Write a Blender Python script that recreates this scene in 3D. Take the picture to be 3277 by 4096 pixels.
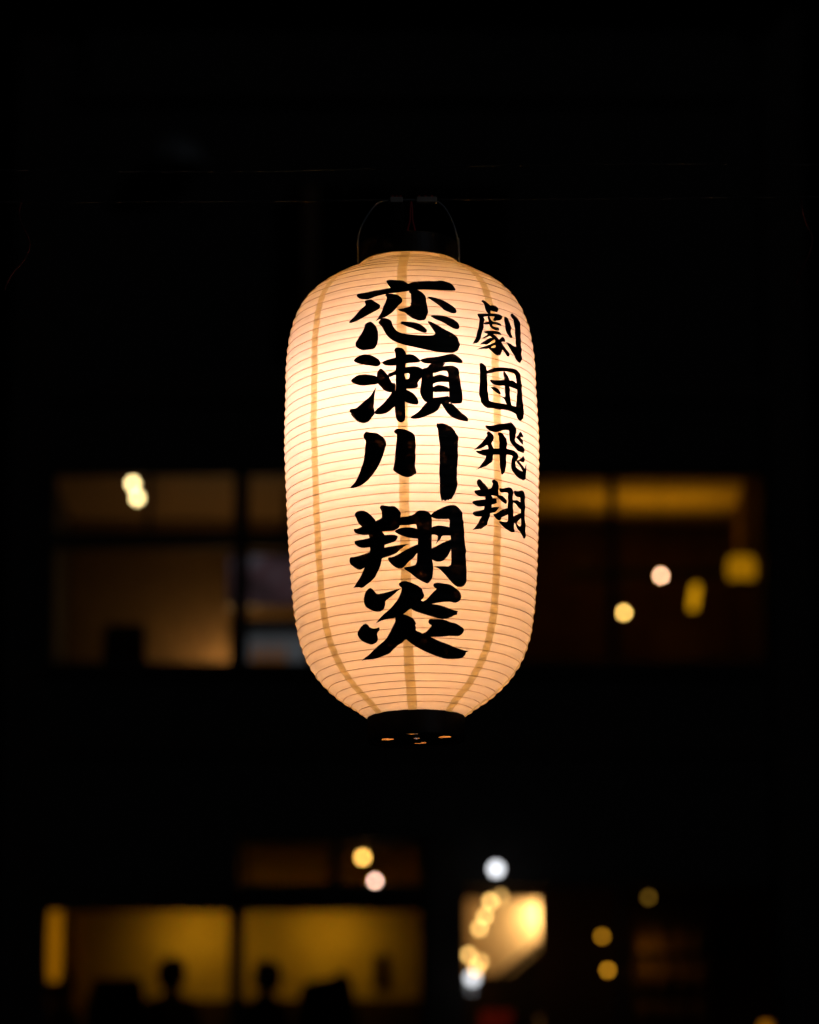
import bpy, bmesh, math, random
from mathutils import Vector, Matrix
from mathutils.geometry import delaunay_2d_cdt

random.seed(7)
R = math.radians
for o in list(bpy.data.objects):
    bpy.data.objects.remove(o, do_unlink=True)
scene = bpy.context.scene
COL = scene.collection

# ------------------------------------------------------------------ camera
cam_data = bpy.data.cameras.new('camera')
cam = bpy.data.objects.new('camera', cam_data)
COL.objects.link(cam)
cam.location = (0.0, 0.0, 1.55)
cam.rotation_euler = (R(90 + 13.3), 0, 0)
cam_data.sensor_fit = 'HORIZONTAL'
cam_data.sensor_width = 24.0
cam_data.lens = 106.2
cam_data.clip_start = 0.05
cam_data.clip_end = 3000
cam_data.dof.use_dof = True
cam_data.dof.focus_distance = 4.17
cam_data.dof.aperture_fstop = 4.2
cam_data.dof.aperture_blades = 0
scene.camera = cam

# ------------------------------------------------------------------ night sky, added faint fill light, exposure
world = bpy.data.worlds.new('World')
scene.world = world
world.use_nodes = True
wn = world.node_tree
sky = wn.nodes.new('ShaderNodeTexSky')
sky.sky_type = 'NISHITA'
sky.sun_disc = False
sky.sun_elevation = R(-9)
sky.sun_rotation = R(200)
wn.links.new(sky.outputs[0], wn.nodes['Background'].inputs[0])
wn.nodes['Background'].inputs[1].default_value = 0.02
fill_sun_d = bpy.data.lights.new('fill_sun', 'SUN')  # added fill light, brightens the wire handle and the dark facade
fill_sun_d.energy = 0.05
fill_sun_d.angle = R(0.5)
fill_sun_d.color = (0.8, 0.88, 1.0)
fill_sun = bpy.data.objects.new('fill_sun', fill_sun_d)
fill_sun.rotation_euler = (R(66), 0, R(38))
COL.objects.link(fill_sun)
vs = scene.view_settings
vs.view_transform = 'Standard'
vs.look = 'None'
vs.exposure = 0.0
vs.gamma = 1.0
vs.use_curve_mapping = False
cy = scene.cycles
cy.use_denoising = True
cy.denoiser = 'OPENIMAGEDENOISE'
cy.max_bounces = 12
cy.diffuse_bounces = 9
cy.transmission_bounces = 9
cy.transparent_max_bounces = 16
cy.sample_clamp_indirect = 8.0
cy.caustics_reflective = False
cy.caustics_refractive = False
cy.adaptive_threshold = 0.01

# ------------------------------------------------------------------ materials
def new_mat(name):
    m = bpy.data.materials.new(name)
    m.use_nodes = True
    return m, m.node_tree, m.node_tree.nodes['Principled BSDF']

def noise_mat(name, c1, c2, rough=0.6, scale=8.0, stretch=(1, 1, 1), bump=0.0, spec=0.3, metal=0.0):
    m, nt, b = new_mat(name)
    tc = nt.nodes.new('ShaderNodeTexCoord')
    mp = nt.nodes.new('ShaderNodeMapping')
    mp.inputs['Scale'].default_value = stretch
    n = nt.nodes.new('ShaderNodeTexNoise')
    n.inputs['Scale'].default_value = scale
    n.inputs['Detail'].default_value = 6
    ramp = nt.nodes.new('ShaderNodeValToRGB')
    ramp.color_ramp.elements[0].color = (*c1, 1)
    ramp.color_ramp.elements[1].color = (*c2, 1)
    ramp.color_ramp.elements[0].position = 0.3
    ramp.color_ramp.elements[1].position = 0.7
    L = nt.links
    L.new(tc.outputs['Object'], mp.inputs[0])
    L.new(mp.outputs[0], n.inputs['Vector'])
    L.new(n.outputs['Fac'], ramp.inputs[0])
    L.new(ramp.outputs[0], b.inputs['Base Color'])
    b.inputs['Roughness'].default_value = rough
    b.inputs['Specular IOR Level'].default_value = spec
    b.inputs['Metallic'].default_value = metal
    if bump:
        bp = nt.nodes.new('ShaderNodeBump')
        bp.inputs['Strength'].default_value = bump
        bp.inputs['Distance'].default_value = 0.01
        L.new(n.outputs['Fac'], bp.inputs['Height'])
        L.new(bp.outputs[0], b.inputs['Normal'])
    return m

def glow_mat(name, col, strength, vary=0.0, scale=6.0):
    m, nt, b = new_mat(name)
    nt.nodes.remove(b)
    e = nt.nodes.new('ShaderNodeEmission')
    e.inputs[0].default_value = (*col, 1)
    e.inputs[1].default_value = strength
    if vary:
        n = nt.nodes.new('ShaderNodeTexNoise')
        n.inputs['Scale'].default_value = scale
        mr = nt.nodes.new('ShaderNodeMapRange')
        mr.inputs['To Min'].default_value = strength * (1 - vary)
        mr.inputs['To Max'].default_value = strength * (1 + vary)
        nt.links.new(n.outputs['Fac'], mr.inputs[0])
        nt.links.new(mr.outputs[0], e.inputs[1])
    nt.links.new(e.outputs[0], nt.nodes['Material Output'].inputs[0])
    return m

def paper_mat():
    """thin washi: part of the light is thrown back, part goes through"""
    m, nt, b = new_mat('washi_paper')
    nt.nodes.remove(b)
    N, L = nt.nodes, nt.links
    tc = N.new('ShaderNodeTexCoord')
    fib = N.new('ShaderNodeTexNoise')
    fib.inputs['Scale'].default_value = 42
    fib.inputs['Detail'].default_value = 9
    fib.inputs['Roughness'].default_value = 0.65
    L.new(tc.outputs['Object'], fib.inputs['Vector'])
    blot = N.new('ShaderNodeTexNoise')
    blot.inputs['Scale'].default_value = 9
    blot.inputs['Detail'].default_value = 3
    L.new(tc.outputs['Object'], blot.inputs['Vector'])
    add = N.new('ShaderNodeMath'); add.operation = 'ADD'
    L.new(fib.outputs['Fac'], add.inputs[0]); L.new(blot.outputs['Fac'], add.inputs[1])
    mr = N.new('ShaderNodeMapRange')
    mr.inputs['From Min'].default_value = 0.6
    mr.inputs['From Max'].default_value = 1.4
    mr.inputs['To Min'].default_value = PAPER_T - 0.026
    mr.inputs['To Max'].default_value = PAPER_T + 0.026
    L.new(add.outputs[0], mr.inputs[0])
    d = N.new('ShaderNodeBsdfDiffuse'); d.inputs[0].default_value = (*PAPER_R, 1)
    t = N.new('ShaderNodeBsdfTranslucent'); t.inputs[0].default_value = (*PAPER_TC, 1)
    mix = N.new('ShaderNodeMixShader')
    st = N.new('ShaderNodeTexNoise'); st.inputs['Scale'].default_value = 55; st.inputs['Detail'].default_value = 2
    L.new(tc.outputs['Object'], st.inputs['Vector'])
    sm = N.new('ShaderNodeMapRange')                       # a few small paste marks
    sm.inputs['From Min'].default_value = 0.70; sm.inputs['From Max'].default_value = 0.74
    sm.inputs['To Min'].default_value = 1.0; sm.inputs['To Max'].default_value = 0.82
    L.new(st.outputs['Fac'], sm.inputs[0])
    lw = N.new('ShaderNodeLayerWeight'); lw.inputs[0].default_value = 0.5
    gm = N.new('ShaderNodeMapRange')                       # a longer way through the sheet at grazing angles
    gm.inputs['To Min'].default_value = 1.0; gm.inputs['To Max'].default_value = 0.62
    L.new(lw.outputs['Facing'], gm.inputs[0])
    m1 = N.new('ShaderNodeMath'); m1.operation = 'MULTIPLY'
    m2 = N.new('ShaderNodeMath'); m2.operation = 'MULTIPLY'
    L.new(mr.outputs[0], m1.inputs[0]); L.new(sm.outputs[0], m1.inputs[1])
    L.new(m1.outputs[0], m2.inputs[0]); L.new(gm.outputs[0], m2.inputs[1])
    L.new(m2.outputs[0], mix.inputs[0]); L.new(d.outputs[0], mix.inputs[1]); L.new(t.outputs[0], mix.inputs[2])
    L.new(mix.outputs[0], N['Material Output'].inputs[0])
    return m

def tape_mat():
    """thin yellowed strip pasted over each seam"""
    m, nt, b = new_mat('seam_tape')
    nt.nodes.remove(b)
    N, L = nt.nodes, nt.links
    tc = N.new('ShaderNodeTexCoord')
    mp = N.new('ShaderNodeMapping'); mp.inputs['Scale'].default_value = (1, 1, 6)
    n = N.new('ShaderNodeTexNoise'); n.inputs['Scale'].default_value = 60; n.inputs['Detail'].default_value = 6
    rp = N.new('ShaderNodeValToRGB')
    rp.color_ramp.elements[0].color = (0.69, 0.61, 0.34, 1); rp.color_ramp.elements[0].position = 0.3
    rp.color_ramp.elements[1].color = (0.79, 0.72, 0.45, 1); rp.color_ramp.elements[1].position = 0.7
    d = N.new('ShaderNodeBsdfDiffuse'); t = N.new('ShaderNodeBsdfTranslucent')
    mx = N.new('ShaderNodeMixShader'); mx.inputs[0].default_value = 0.83
    L.new(tc.outputs['Object'], mp.inputs[0]); L.new(mp.outputs[0], n.inputs['Vector']); L.new(n.outputs['Fac'], rp.inputs[0])
    L.new(rp.outputs[0], d.inputs[0]); L.new(rp.outputs[0], t.inputs[0])
    L.new(d.outputs[0], mx.inputs[1]); L.new(t.outputs[0], mx.inputs[2]); L.new(mx.outputs[0], N['Material Output'].inputs[0])
    return m

def hoop_mat():
    """thin split bamboo that lets a little of the light through"""
    m, nt, b = new_mat('bamboo_hoop')
    nt.nodes.remove(b)
    n = nt.nodes.new('ShaderNodeTexNoise'); n.inputs['Scale'].default_value = 35
    rp = nt.nodes.new('ShaderNodeValToRGB')
    rp.color_ramp.elements[0].color = (0.64, 0.50, 0.26, 1); rp.color_ramp.elements[1].color = (0.80, 0.66, 0.38, 1)
    d = nt.nodes.new('ShaderNodeBsdfDiffuse')
    t = nt.nodes.new('ShaderNodeBsdfTranslucent')
    mx = nt.nodes.new('ShaderNodeMixShader'); mx.inputs[0].default_value = 0.62
    L = nt.links
    L.new(n.outputs['Fac'], rp.inputs[0]); L.new(rp.outputs[0], d.inputs[0]); L.new(rp.outputs[0], t.inputs[0])
    L.new(d.outputs[0], mx.inputs[1]); L.new(t.outputs[0], mx.inputs[2]); L.new(mx.outputs[0], nt.nodes['Material Output'].inputs[0])
    return m

def pane_mat():
    m, nt, b = new_mat('window_glass')
    nt.nodes.remove(b)
    t = nt.nodes.new('ShaderNodeBsdfTransparent'); t.inputs[0].default_value = (0.93, 0.94, 0.93, 1)
    g = nt.nodes.new('ShaderNodeBsdfGlossy'); g.inputs['Roughness'].default_value = 0.03
    f = nt.nodes.new('ShaderNodeFresnel'); f.inputs[0].default_value = 1.45
    mx = nt.nodes.new('ShaderNodeMixShader')
    nt.links.new(f.outputs[0], mx.inputs[0]); nt.links.new(t.outputs[0], mx.inputs[1]); nt.links.new(g.outputs[0], mx.inputs[2])
    nt.links.new(mx.outputs[0], nt.nodes['Material Output'].inputs[0])
    return m

PAPER_T = 0.285
PAPER_R = (0.94, 0.85, 0.49)
PAPER_TC = (0.97, 0.89, 0.72)
M = {
    'paper': paper_mat(),
    'ink': noise_mat('sumi_ink', (0.0022, 0.0021, 0.0026), (0.006, 0.0055, 0.006), 0.55, 60, spec=0.25),
    'hoop': hoop_mat(),
    'tape': tape_mat(),
    'lacquer': noise_mat('black_lacquer', (0.006, 0.005, 0.005), (0.012, 0.009, 0.008), 0.45, 20, spec=0.25),
    'bare_wood': noise_mat('bare_cedar', (0.45, 0.27, 0.10), (0.55, 0.34, 0.14), 0.7, 12, (1, 1, 8)),
    'steel': noise_mat('galvanised_wire', (0.24, 0.24, 0.25), (0.34, 0.34, 0.35), 0.4, 40, metal=0.15),
    'cable': noise_mat('black_cable', (0.02, 0.02, 0.022), (0.035, 0.035, 0.036), 0.5, 40),
    'red_wire': noise_mat('red_wire', (0.42, 0.012, 0.02), (0.55, 0.025, 0.03), 0.45, 40),
    'darkened_red': noise_mat('darkened_red_wire', (0.05, 0.003, 0.005), (0.08, 0.006, 0.008), 0.6, 40),  # darkened red wire: dimness of the outer cords put into the colour
    'crimp': noise_mat('pale_plastic', (0.40, 0.33, 0.28), (0.52, 0.44, 0.38), 0.5, 30),
    'socket': noise_mat('bakelite', (0.02, 0.018, 0.016), (0.03, 0.026, 0.024), 0.35, 20),
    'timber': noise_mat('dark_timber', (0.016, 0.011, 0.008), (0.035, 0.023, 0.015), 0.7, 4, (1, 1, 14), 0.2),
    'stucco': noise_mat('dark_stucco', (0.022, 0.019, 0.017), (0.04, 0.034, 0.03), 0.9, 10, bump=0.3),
    'plaster': noise_mat('ochre_plaster', (0.52, 0.36, 0.14), (0.62, 0.45, 0.20), 0.85, 3.0, bump=0.15),
    'wainscot': noise_mat('dark_wainscot', (0.030, 0.014, 0.010), (0.055, 0.024, 0.016), 0.6, 5, (8, 1, 1)),
    'ceiling_wood': noise_mat('ceiling_boards', (0.14, 0.085, 0.045), (0.22, 0.14, 0.07), 0.7, 5, (8, 1, 1)),
    'brown_wall': noise_mat('brown_wall', (0.10, 0.055, 0.03), (0.16, 0.09, 0.05), 0.8, 4),
    'cream': noise_mat('cream_plaster', (0.62, 0.50, 0.34), (0.72, 0.60, 0.42), 0.85, 3),
    'floor_wood': noise_mat('floor_boards', (0.07, 0.04, 0.022), (0.11, 0.065, 0.035), 0.4, 6, (1, 8, 1)),
    'roof': noise_mat('roof_tile', (0.03, 0.032, 0.036), (0.05, 0.052, 0.056), 0.5, 10),
    'asphalt': noise_mat('asphalt', (0.035, 0.035, 0.036), (0.06, 0.06, 0.06), 0.85, 60, bump=0.4),
    'stone': noise_mat('paving_stone', (0.20, 0.19, 0.175), (0.30, 0.285, 0.26), 0.8, 20, bump=0.3),
    'chair': noise_mat('dark_leather', (0.018, 0.014, 0.013), (0.03, 0.024, 0.022), 0.5, 20),
    'cloth_dark': noise_mat('dark_cloth', (0.02, 0.022, 0.028), (0.04, 0.042, 0.05), 0.9, 30),
    'cloth_violet': noise_mat('violet_cloth', (0.09, 0.06, 0.08), (0.14, 0.10, 0.12), 0.9, 30),
    'cloth_red': noise_mat('red_cloth', (0.42, 0.03, 0.03), (0.52, 0.05, 0.04), 0.9, 10),
    'skin': noise_mat('skin', (0.42, 0.24, 0.16), (0.5, 0.3, 0.2), 0.55, 20),
    'hair': noise_mat('black_hair', (0.008, 0.007, 0.006), (0.016, 0.013, 0.011), 0.45, 50),
    'iron': noise_mat('dark_iron', (0.03, 0.03, 0.032), (0.05, 0.05, 0.052), 0.45, 30, metal=0.6),
    'enamel': noise_mat('grey_enamel', (0.10, 0.105, 0.11), (0.15, 0.155, 0.16), 0.4, 20),
    'glass': pane_mat(),
}
LANTERN_E = 88.0
nt = M['ink'].node_tree                              # thin places in the ink let a trace of light through
_n = nt.nodes.new('ShaderNodeTexNoise'); _n.inputs['Scale'].default_value = 70; _n.inputs['Detail'].default_value = 5
_tc = nt.nodes.new('ShaderNodeTexCoord'); nt.links.new(_tc.outputs['Object'], _n.inputs['Vector'])
_mr = nt.nodes.new('ShaderNodeMapRange'); _mr.inputs['From Min'].default_value = 0.56; _mr.inputs['From Max'].default_value = 0.78
_mr.inputs['To Max'].default_value = 0.045
_tr = nt.nodes.new('ShaderNodeBsdfTranslucent'); _tr.inputs[0].default_value = (0.30, 0.16, 0.08, 1)
_mx = nt.nodes.new('ShaderNodeMixShader')
nt.links.new(_n.outputs['Fac'], _mr.inputs[0]); nt.links.new(_mr.outputs[0], _mx.inputs[0])
nt.links.new(nt.nodes['Principled BSDF'].outputs[0], _mx.inputs[1]); nt.links.new(_tr.outputs[0], _mx.inputs[2])
nt.links.new(_mx.outputs[0], nt.nodes['Material Output'].inputs[0])
M['lantern_bulb'] = glow_mat('lantern_bulb_lit', (1.08, 0.68, 0.645), LANTERN_E)

# ------------------------------------------------------------------ mesh helpers
class MB:
    """collects shapes for ONE mesh object"""
    def __init__(s):
        s.v, s.f = [], []
    def box(s, x0, x1, y0, y1, z0, z1):
        n = len(s.v)
        s.v += [(x, y, z) for z in (z0, z1) for y in (y0, y1) for x in (x0, x1)]
        s.f += [tuple(n + i for i in q) for q in ((0, 2, 3, 1), (4, 5, 7, 6), (0, 1, 5, 4), (2, 6, 7, 3), (0, 4, 6, 2), (1, 3, 7, 5))]
        return s
    def tube(s, pts, r, n=8, cap=True):
        pts = [Vector(p) for p in pts]
        rings = []
        for i, p in enumerate(pts):
            t = (pts[min(i + 1, len(pts) - 1)] - pts[max(i - 1, 0)]).normalized()
            a = t.orthogonal().normalized() if i == 0 else (a - t * a.dot(t)).normalized()
            b = t.cross(a)
            rr = r[i] if isinstance(r, (list, tuple)) else r
            k = len(s.v)
            s.v += [tuple(p + (a * math.cos(2 * math.pi * j / n) + b * math.sin(2 * math.pi * j / n)) * rr) for j in range(n)]
            rings.append(k)
        for q, w in zip(rings, rings[1:]):
            s.f += [(q + j, q + (j + 1) % n, w + (j + 1) % n, w + j) for j in range(n)]
        if cap:
            s.f += [tuple(rings[0] + j for j in reversed(range(n))), tuple(rings[-1] + j for j in range(n))]
        return s
    def lathe(s, prof, n=32, c=(0, 0, 0), close=True):
        base = len(s.v)
        for r, z in prof:
            s.v += [(c[0] + r * math.cos(2 * math.pi * j / n), c[1] + r * math.sin(2 * math.pi * j / n), c[2] + z) for j in range(n)]
        for i in range(len(prof) - 1):
            a, b = base + i * n, base + (i + 1) * n
            s.f += [(a + j, a + (j + 1) % n, b + (j + 1) % n, b + j) for j in range(n)]
        if close:
            s.f += [tuple(base + j for j in reversed(range(n))), tuple(base + (len(prof) - 1) * n + j for j in range(n))]
        return s
    def prism(s, poly, y0, y1):
        """poly in (x, z), extruded along y"""
        n, k = len(poly), len(s.v)
        s.v += [(x, y0, z) for x, z in poly] + [(x, y1, z) for x, z in poly]
        s.f += [tuple(k + j for j in range(n)), tuple(k + n + j for j in reversed(range(n)))]
        s.f += [(k + (j + 1) % n, k + j, k + n + j, k + n + (j + 1) % n) for j in range(n)]
        return s
    def build(s, name, mat, parent=None, smooth=False, bevel=0.0):
        me = bpy.data.meshes.new(name)
        me.from_pydata(s.v, [], s.f)
        me.update()
        me.materials.append(M[mat] if isinstance(mat, str) else mat)
        if smooth:
            for p in me.polygons:
                p.use_smooth = True
        o = bpy.data.objects.new(name, me)
        COL.objects.link(o)
        if parent:
            o.parent = parent
        if bevel:
            b = o.modifiers.new('bevel', 'BEVEL'); b.width = bevel; b.segments = 2; b.limit_method = 'ANGLE'
        return o

def smooth_line(p, n=6):
    out = []
    for i in range(len(p) - 1):
        p0, p1, p2, p3 = (Vector(p[max(i - 1, 0)]), Vector(p[i]), Vector(p[i + 1]), Vector(p[min(i + 2, len(p) - 1)]))
        for j in range(n):
            t = j / n
            out.append(.5 * ((2 * p1) + (p2 - p0) * t + (2 * p0 - 5 * p1 + 4 * p2 - p3) * t * t + (3 * p1 - p0 - 3 * p2 + p3) * t**3))
    return out + [Vector(p[-1])]

def tag(o, label=None, cat=None, group=None, kind=None):
    for k, v in (('label', label), ('category', cat), ('group', group), ('kind', kind)):
        if v:
            o[k] = v
    return o

def thing(name, label, cat, loc=(0, 0, 0), group=None):
    o = bpy.data.objects.new(name, None)
    o.empty_display_size = 0.1
    COL.objects.link(o)
    o.location = loc
    return tag(o, label, cat, group)

def lamp(name, kind, loc, energy, col, parent=None, rot=None, size=0.1, spot=None, blend=0.6):
    d = bpy.data.lights.new(name, kind)
    d.energy = energy; d.color = col
    if kind == 'AREA':
        d.shape = 'DISK'; d.size = size
    else:
        d.shadow_soft_size = size
    if kind == 'SPOT':
        d.spot_size = R(spot); d.spot_blend = blend
    o = bpy.data.objects.new(name, d)
    COL.objects.link(o)
    if parent:
        o.parent = parent
    o.location = loc
    if rot:
        o.rotation_euler = rot
    return o

# ------------------------------------------------------------------ ground and street
tag(MB().box(-400, 400, -200, 900, -0.4, 0.0).build('ground', 'asphalt'), kind='structure')
tag(MB().box(-40, 40, 26.5, 29.6, 0.0, 0.14).build('pavement', 'stone'), kind='structure')

# ------------------------------------------------------------------ the building across the street
Y0, Y1, YB = 30.0, 30.18, 35.0
bld = thing('restaurant_building', 'dark timber restaurant building with amber-lit windows behind the lantern', 'building', (0, 30, 0))
inv = Matrix.Translation((0, -30, 0))
def bpart(name, mat, *boxes, parent=None, bevel=0.0):
    mb = MB()
    for b in boxes:
        x0, x1, y0, y1, z0, z1 = b
        mb.box(x0, x1, y0 - 30, y1 - 30, z0, z1)
    return mb.build(name, mat, parent or bld, bevel=bevel)

# facade wall, piece by piece around the openings (each a panel of its own)
for b in ((-3.06, 3.05, Y0, Y1, 2.75, 4.19),            # below the second floor windows
          (-3.06, -1.43, Y0, Y1, 5.42, 7.30),
          (-1.43, 0.42, Y0, Y1, 5.87, 7.30),
          (0.42, 3.05, Y0, Y1, 5.50, 7.30),
          (0.55, 0.80, Y0, Y1, 7.30, 9.02),
          (-3.06, 3.05, Y0, Y1, 9.02, 10.30),
          (-3.06, -1.10, Y0, Y1, 10.30, 11.60),
          (0.90, 3.05, Y0, Y1, 10.30, 11.60),
          (-3.06, 3.05, Y0, Y1, 11.60, 13.40)):
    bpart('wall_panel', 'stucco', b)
for x0, x1 in ((-3.42, -3.062), (3.052, 3.42)):
    bpart('corner_column', 'timber', (x0, x1, Y0 - 0.06, Y1 + 0.1, 0, 13.4), bevel=0.01)
bpart('pillar', 'timber', (0.14, 0.418, Y0 - 0.03, Y1 + 0.05, 2.75, 5.868), bevel=0.01)
for z0, z1 in ((2.6, 2.748), (6.55, 6.75), (9.6, 9.8), (12.36, 12.52)):
    bpart('floor_beam', 'timber', (-3.055, 3.045, Y0 - 0.05, Y0 - 0.003, z0, z1), bevel=0.008)
for x0, x1 in ((-3.41, -3.22), (3.22, 3.41)):
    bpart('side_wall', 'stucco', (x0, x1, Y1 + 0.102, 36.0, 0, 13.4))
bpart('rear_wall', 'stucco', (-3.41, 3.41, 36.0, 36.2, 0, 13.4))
rf = bpart('roof', 'roof', (-3.7, 3.7, 29.3, 36.5, 13.4, 13.62))
bpart('eave_fascia', 'timber', (-3.7, 3.7, 29.27, 29.298, 13.3, 13.6), parent=rf)
for k in range(4):                                        # ground floor shop front
    x = -3.0 + k * 1.52
    dr = bpart('sliding_door', 'timber', (x, x + 1.47, Y0 + 0.02, Y0 + 0.07, 0.02, 2.55))
    for j in range(9):
        bpart('slat', 'timber', (x + 0.06 + j * 0.155, x + 0.10 + j * 0.155, Y0 - 0.012, Y0 + 0.018, 0.15, 2.4), parent=dr)

def window(x0, x1, z0, z1, bars_v, bars_h, panes, jamb=0.05):
    """frame, single bars and panes, set into the opening"""
    w = bpart('window', 'timber',
              (x0, x0 + jamb, Y0 + 0.02, Y0 + 0.12, z0, z1), (x1 - jamb, x1, Y0 + 0.02, Y0 + 0.12, z0, z1),
              (x0 + jamb, x1 - jamb, Y0 + 0.022, Y0 + 0.118, z0, z0 + jamb), (x0 + jamb, x1 - jamb, Y0 + 0.022, Y0 + 0.118, z1 - jamb, z1))
    for a, b, c, d in bars_v:
        bpart('mullion', 'timber', (a, b, Y0 + 0.025, Y0 + 0.115, c, d), parent=w)
    for a, b, c, d in bars_h:
        bpart('transom_bar', 'timber', (a, b, Y0 + 0.028, Y0 + 0.112, c, d), parent=w)
    for a, b, c, d in panes:
        bpart('pane', 'glass', (a + 0.003, b - 0.003, Y0 + 0.066, Y0 + 0.072, c + 0.003, d - 0.003), parent=w)
    bpart('sill', 'timber', (x0 - 0.04, x1 + 0.04, Y0 - 0.09, Y0 + 0.015, z0 - 0.05, z0 - 0.003), parent=w)
    return w
# second floor, left: two wide panes, two small ones above the right pane
window(-3.06, 0.14, 4.19, 5.42, [(-1.494, -1.372, 4.24, 5.255)], [(-3.01, 0.09, 5.255, 5.37)],
       [(-3.01, -1.494, 4.24, 5.255), (-1.372, 0.09, 4.24, 5.255)])
window(-1.40, 0.14, 5.421, 5.87, [(-0.653, -0.563, 5.46, 5.83)], [], [(-1.35, -0.653, 5.46, 5.83), (-0.563, 0.09, 5.46, 5.83)], 0.045)
# second floor, right
window(0.42, 3.05, 4.19, 5.50, [(1.713, 1.783, 4.24, 5.45)], [], [(0.47, 1.713, 4.24, 5.45), (1.783, 3.0, 4.24, 5.45)])
# third floor, left: three panes over two
window(-3.06, 0.55, 7.30, 9.02, [(-1.497, -1.365, 7.35, 8.97), (-2.245, -2.195, 8.476, 8.97), (-0.55, -0.50, 7.35, 8.97)],
       [(-3.01, -1.497, 8.336, 8.476), (-1.365, -0.55, 8.336, 8.476)],
       [(-3.01, -2.245, 8.476, 8.97), (-2.195, -1.497, 8.476, 8.97), (-1.365, -0.55, 8.476, 8.97),
        (-3.01, -1.497, 7.35, 8.336), (-1.365, -0.55, 7.35, 8.336), (-0.50, 0.50, 7.35, 8.97)])
# third floor, right: two tall panes
window(0.80, 3.05, 7.30, 9.02, [(1.684, 1.760, 7.35, 8.97)], [], [(0.85, 1.684, 7.35, 8.97), (1.760, 3.0, 7.35, 8.97)])
# dark fourth floor window
window(-1.10, 0.90, 10.30, 11.60, [(-0.12, -0.06, 10.35, 11.55)], [], [(-1.05, -0.12, 10.35, 11.55), (-0.06, 0.85, 10.35, 11.55)])

# rooms
bpart('floor', 'floor_wood', (-3.2, 3.2, Y1 + 0.01, 35.9, 3.50, 3.60))
bpart('ceiling', 'plaster', (-3.2, 0.25, Y1 + 0.01, 35.9, 6.15, 6.25))
bpart('ceiling', 'ceiling_wood', (0.35, 3.2, Y1 + 0.01, 35.9, 6.15, 6.25))
bpart('partition', 'plaster', (0.25, 0.35, Y1 + 0.052, 35.9, 3.6, 6.25))
bpart('back_wall', 'plaster', (-3.2, 0.25, YB, YB + 0.1, 5.0, 6.15))
bpart('wainscot', 'wainscot', (-3.2, 0.25, YB - 0.03, YB + 0.1, 3.6, 5.0))
bpart('inner_wall', 'plaster', (-3.215, -3.12, Y1 + 0.11, YB, 3.6, 6.15))
bpart('floor', 'floor_wood', (-3.2, 3.2, Y1 + 0.01, 35.9, 6.50, 6.60))
bpart('ceiling', 'ceiling_wood', (-3.2, 0.62, Y1 + 0.01, 35.9, 9.35, 9.45))
bpart('ceiling', 'cream', (0.72, 3.2, Y1 + 0.01, 34.6, 9.60, 9.70))
bpart('back_wall', 'brown_wall', (0.72, 3.2, 34.6, 34.7, 6.6, 9.70))
bpart('partition', 'brown_wall', (0.62, 0.72, Y1 + 0.01, 35.9, 6.6, 9.70))
bpart('back_wall', 'brown_wall', (-3.2, 0.62, YB, YB + 0.1, 6.6, 9.35))
bpart('inner_wall', 'brown_wall', (3.12, 3.215, Y1 + 0.11, 34.6, 6.6, 9.60))
bpart('door', 'ceiling_wood', (2.38, 2.85, 34.55, 34.598, 6.6, 8.6))
bpart('partition', 'ceiling_wood', (-3.2, 0.62, 33.3, 33.4, 6.6, 9.348))
# lit doorway at the right of the second floor
bpart('partition', 'wainscot', (0.352, 0.40, 31.2, 31.3, 3.6, 6.148), (1.12, 3.2, 31.2, 31.3, 3.6, 6.148), (0.40, 1.12, 31.2, 31.3, 5.50, 6.148))
bpart('back_wall', 'cream', (0.352, 1.9, 32.6, 32.7, 3.6, 6.148))
bpart('inner_wall', 'cream', (1.92, 2.0, 31.302, 32.598, 3.6, 6.148))

# ------------------------------------------------------------------ lamps and things inside the rooms
AMB = (1.0, 0.55, 0.03)
for x, e in ((-2.03, 26.0), (-0.76, 26.0)):
    t = thing('ceiling_spotlight', 'ceiling spotlight washing the ochre wall ' + ('behind the seated person in grey' if x < -1.5 else 'above the tall chair by the pillar'), 'lamp', (x, 34.4, 6.15))
    MB().lathe([(0.0, -0.001), (0.05, -0.001), (0.05, -0.02), (0.012, -0.03), (0.012, -0.08), (0.05, -0.10), (0.06, -0.2), (0.055, -0.2), (0.045, -0.11), (0.0, -0.11)], 20).build('housing', 'iron', t)
    lamp('spot_beam', 'SPOT', (0, 0, -0.17), e, AMB, t, (R(78), 0, 0), 0.05, 150, 1.0)

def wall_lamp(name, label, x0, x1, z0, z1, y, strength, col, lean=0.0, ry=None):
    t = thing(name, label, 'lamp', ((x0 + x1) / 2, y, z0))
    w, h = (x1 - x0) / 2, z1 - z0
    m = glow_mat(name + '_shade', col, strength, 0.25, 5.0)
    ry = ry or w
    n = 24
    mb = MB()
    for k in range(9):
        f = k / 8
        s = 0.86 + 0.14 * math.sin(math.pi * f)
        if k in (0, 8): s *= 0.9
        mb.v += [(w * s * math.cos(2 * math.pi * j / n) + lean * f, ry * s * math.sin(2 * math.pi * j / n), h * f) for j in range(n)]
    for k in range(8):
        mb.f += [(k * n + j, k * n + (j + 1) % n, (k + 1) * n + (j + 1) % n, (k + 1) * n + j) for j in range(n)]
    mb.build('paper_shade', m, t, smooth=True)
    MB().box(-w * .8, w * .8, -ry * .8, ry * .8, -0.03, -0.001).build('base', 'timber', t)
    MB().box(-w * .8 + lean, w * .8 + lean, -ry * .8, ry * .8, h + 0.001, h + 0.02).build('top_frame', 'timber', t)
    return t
wall_lamp('paper_lamp', 'tall glowing amber box standing in for a lit wall strip, in the corner of the window with seated people', -3.05, -2.935, 4.72, 5.34, 30.6, 0.30, (1.0, 0.35, 0.004))  # added glow box; brightness of the lit side wall put into its emission
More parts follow.
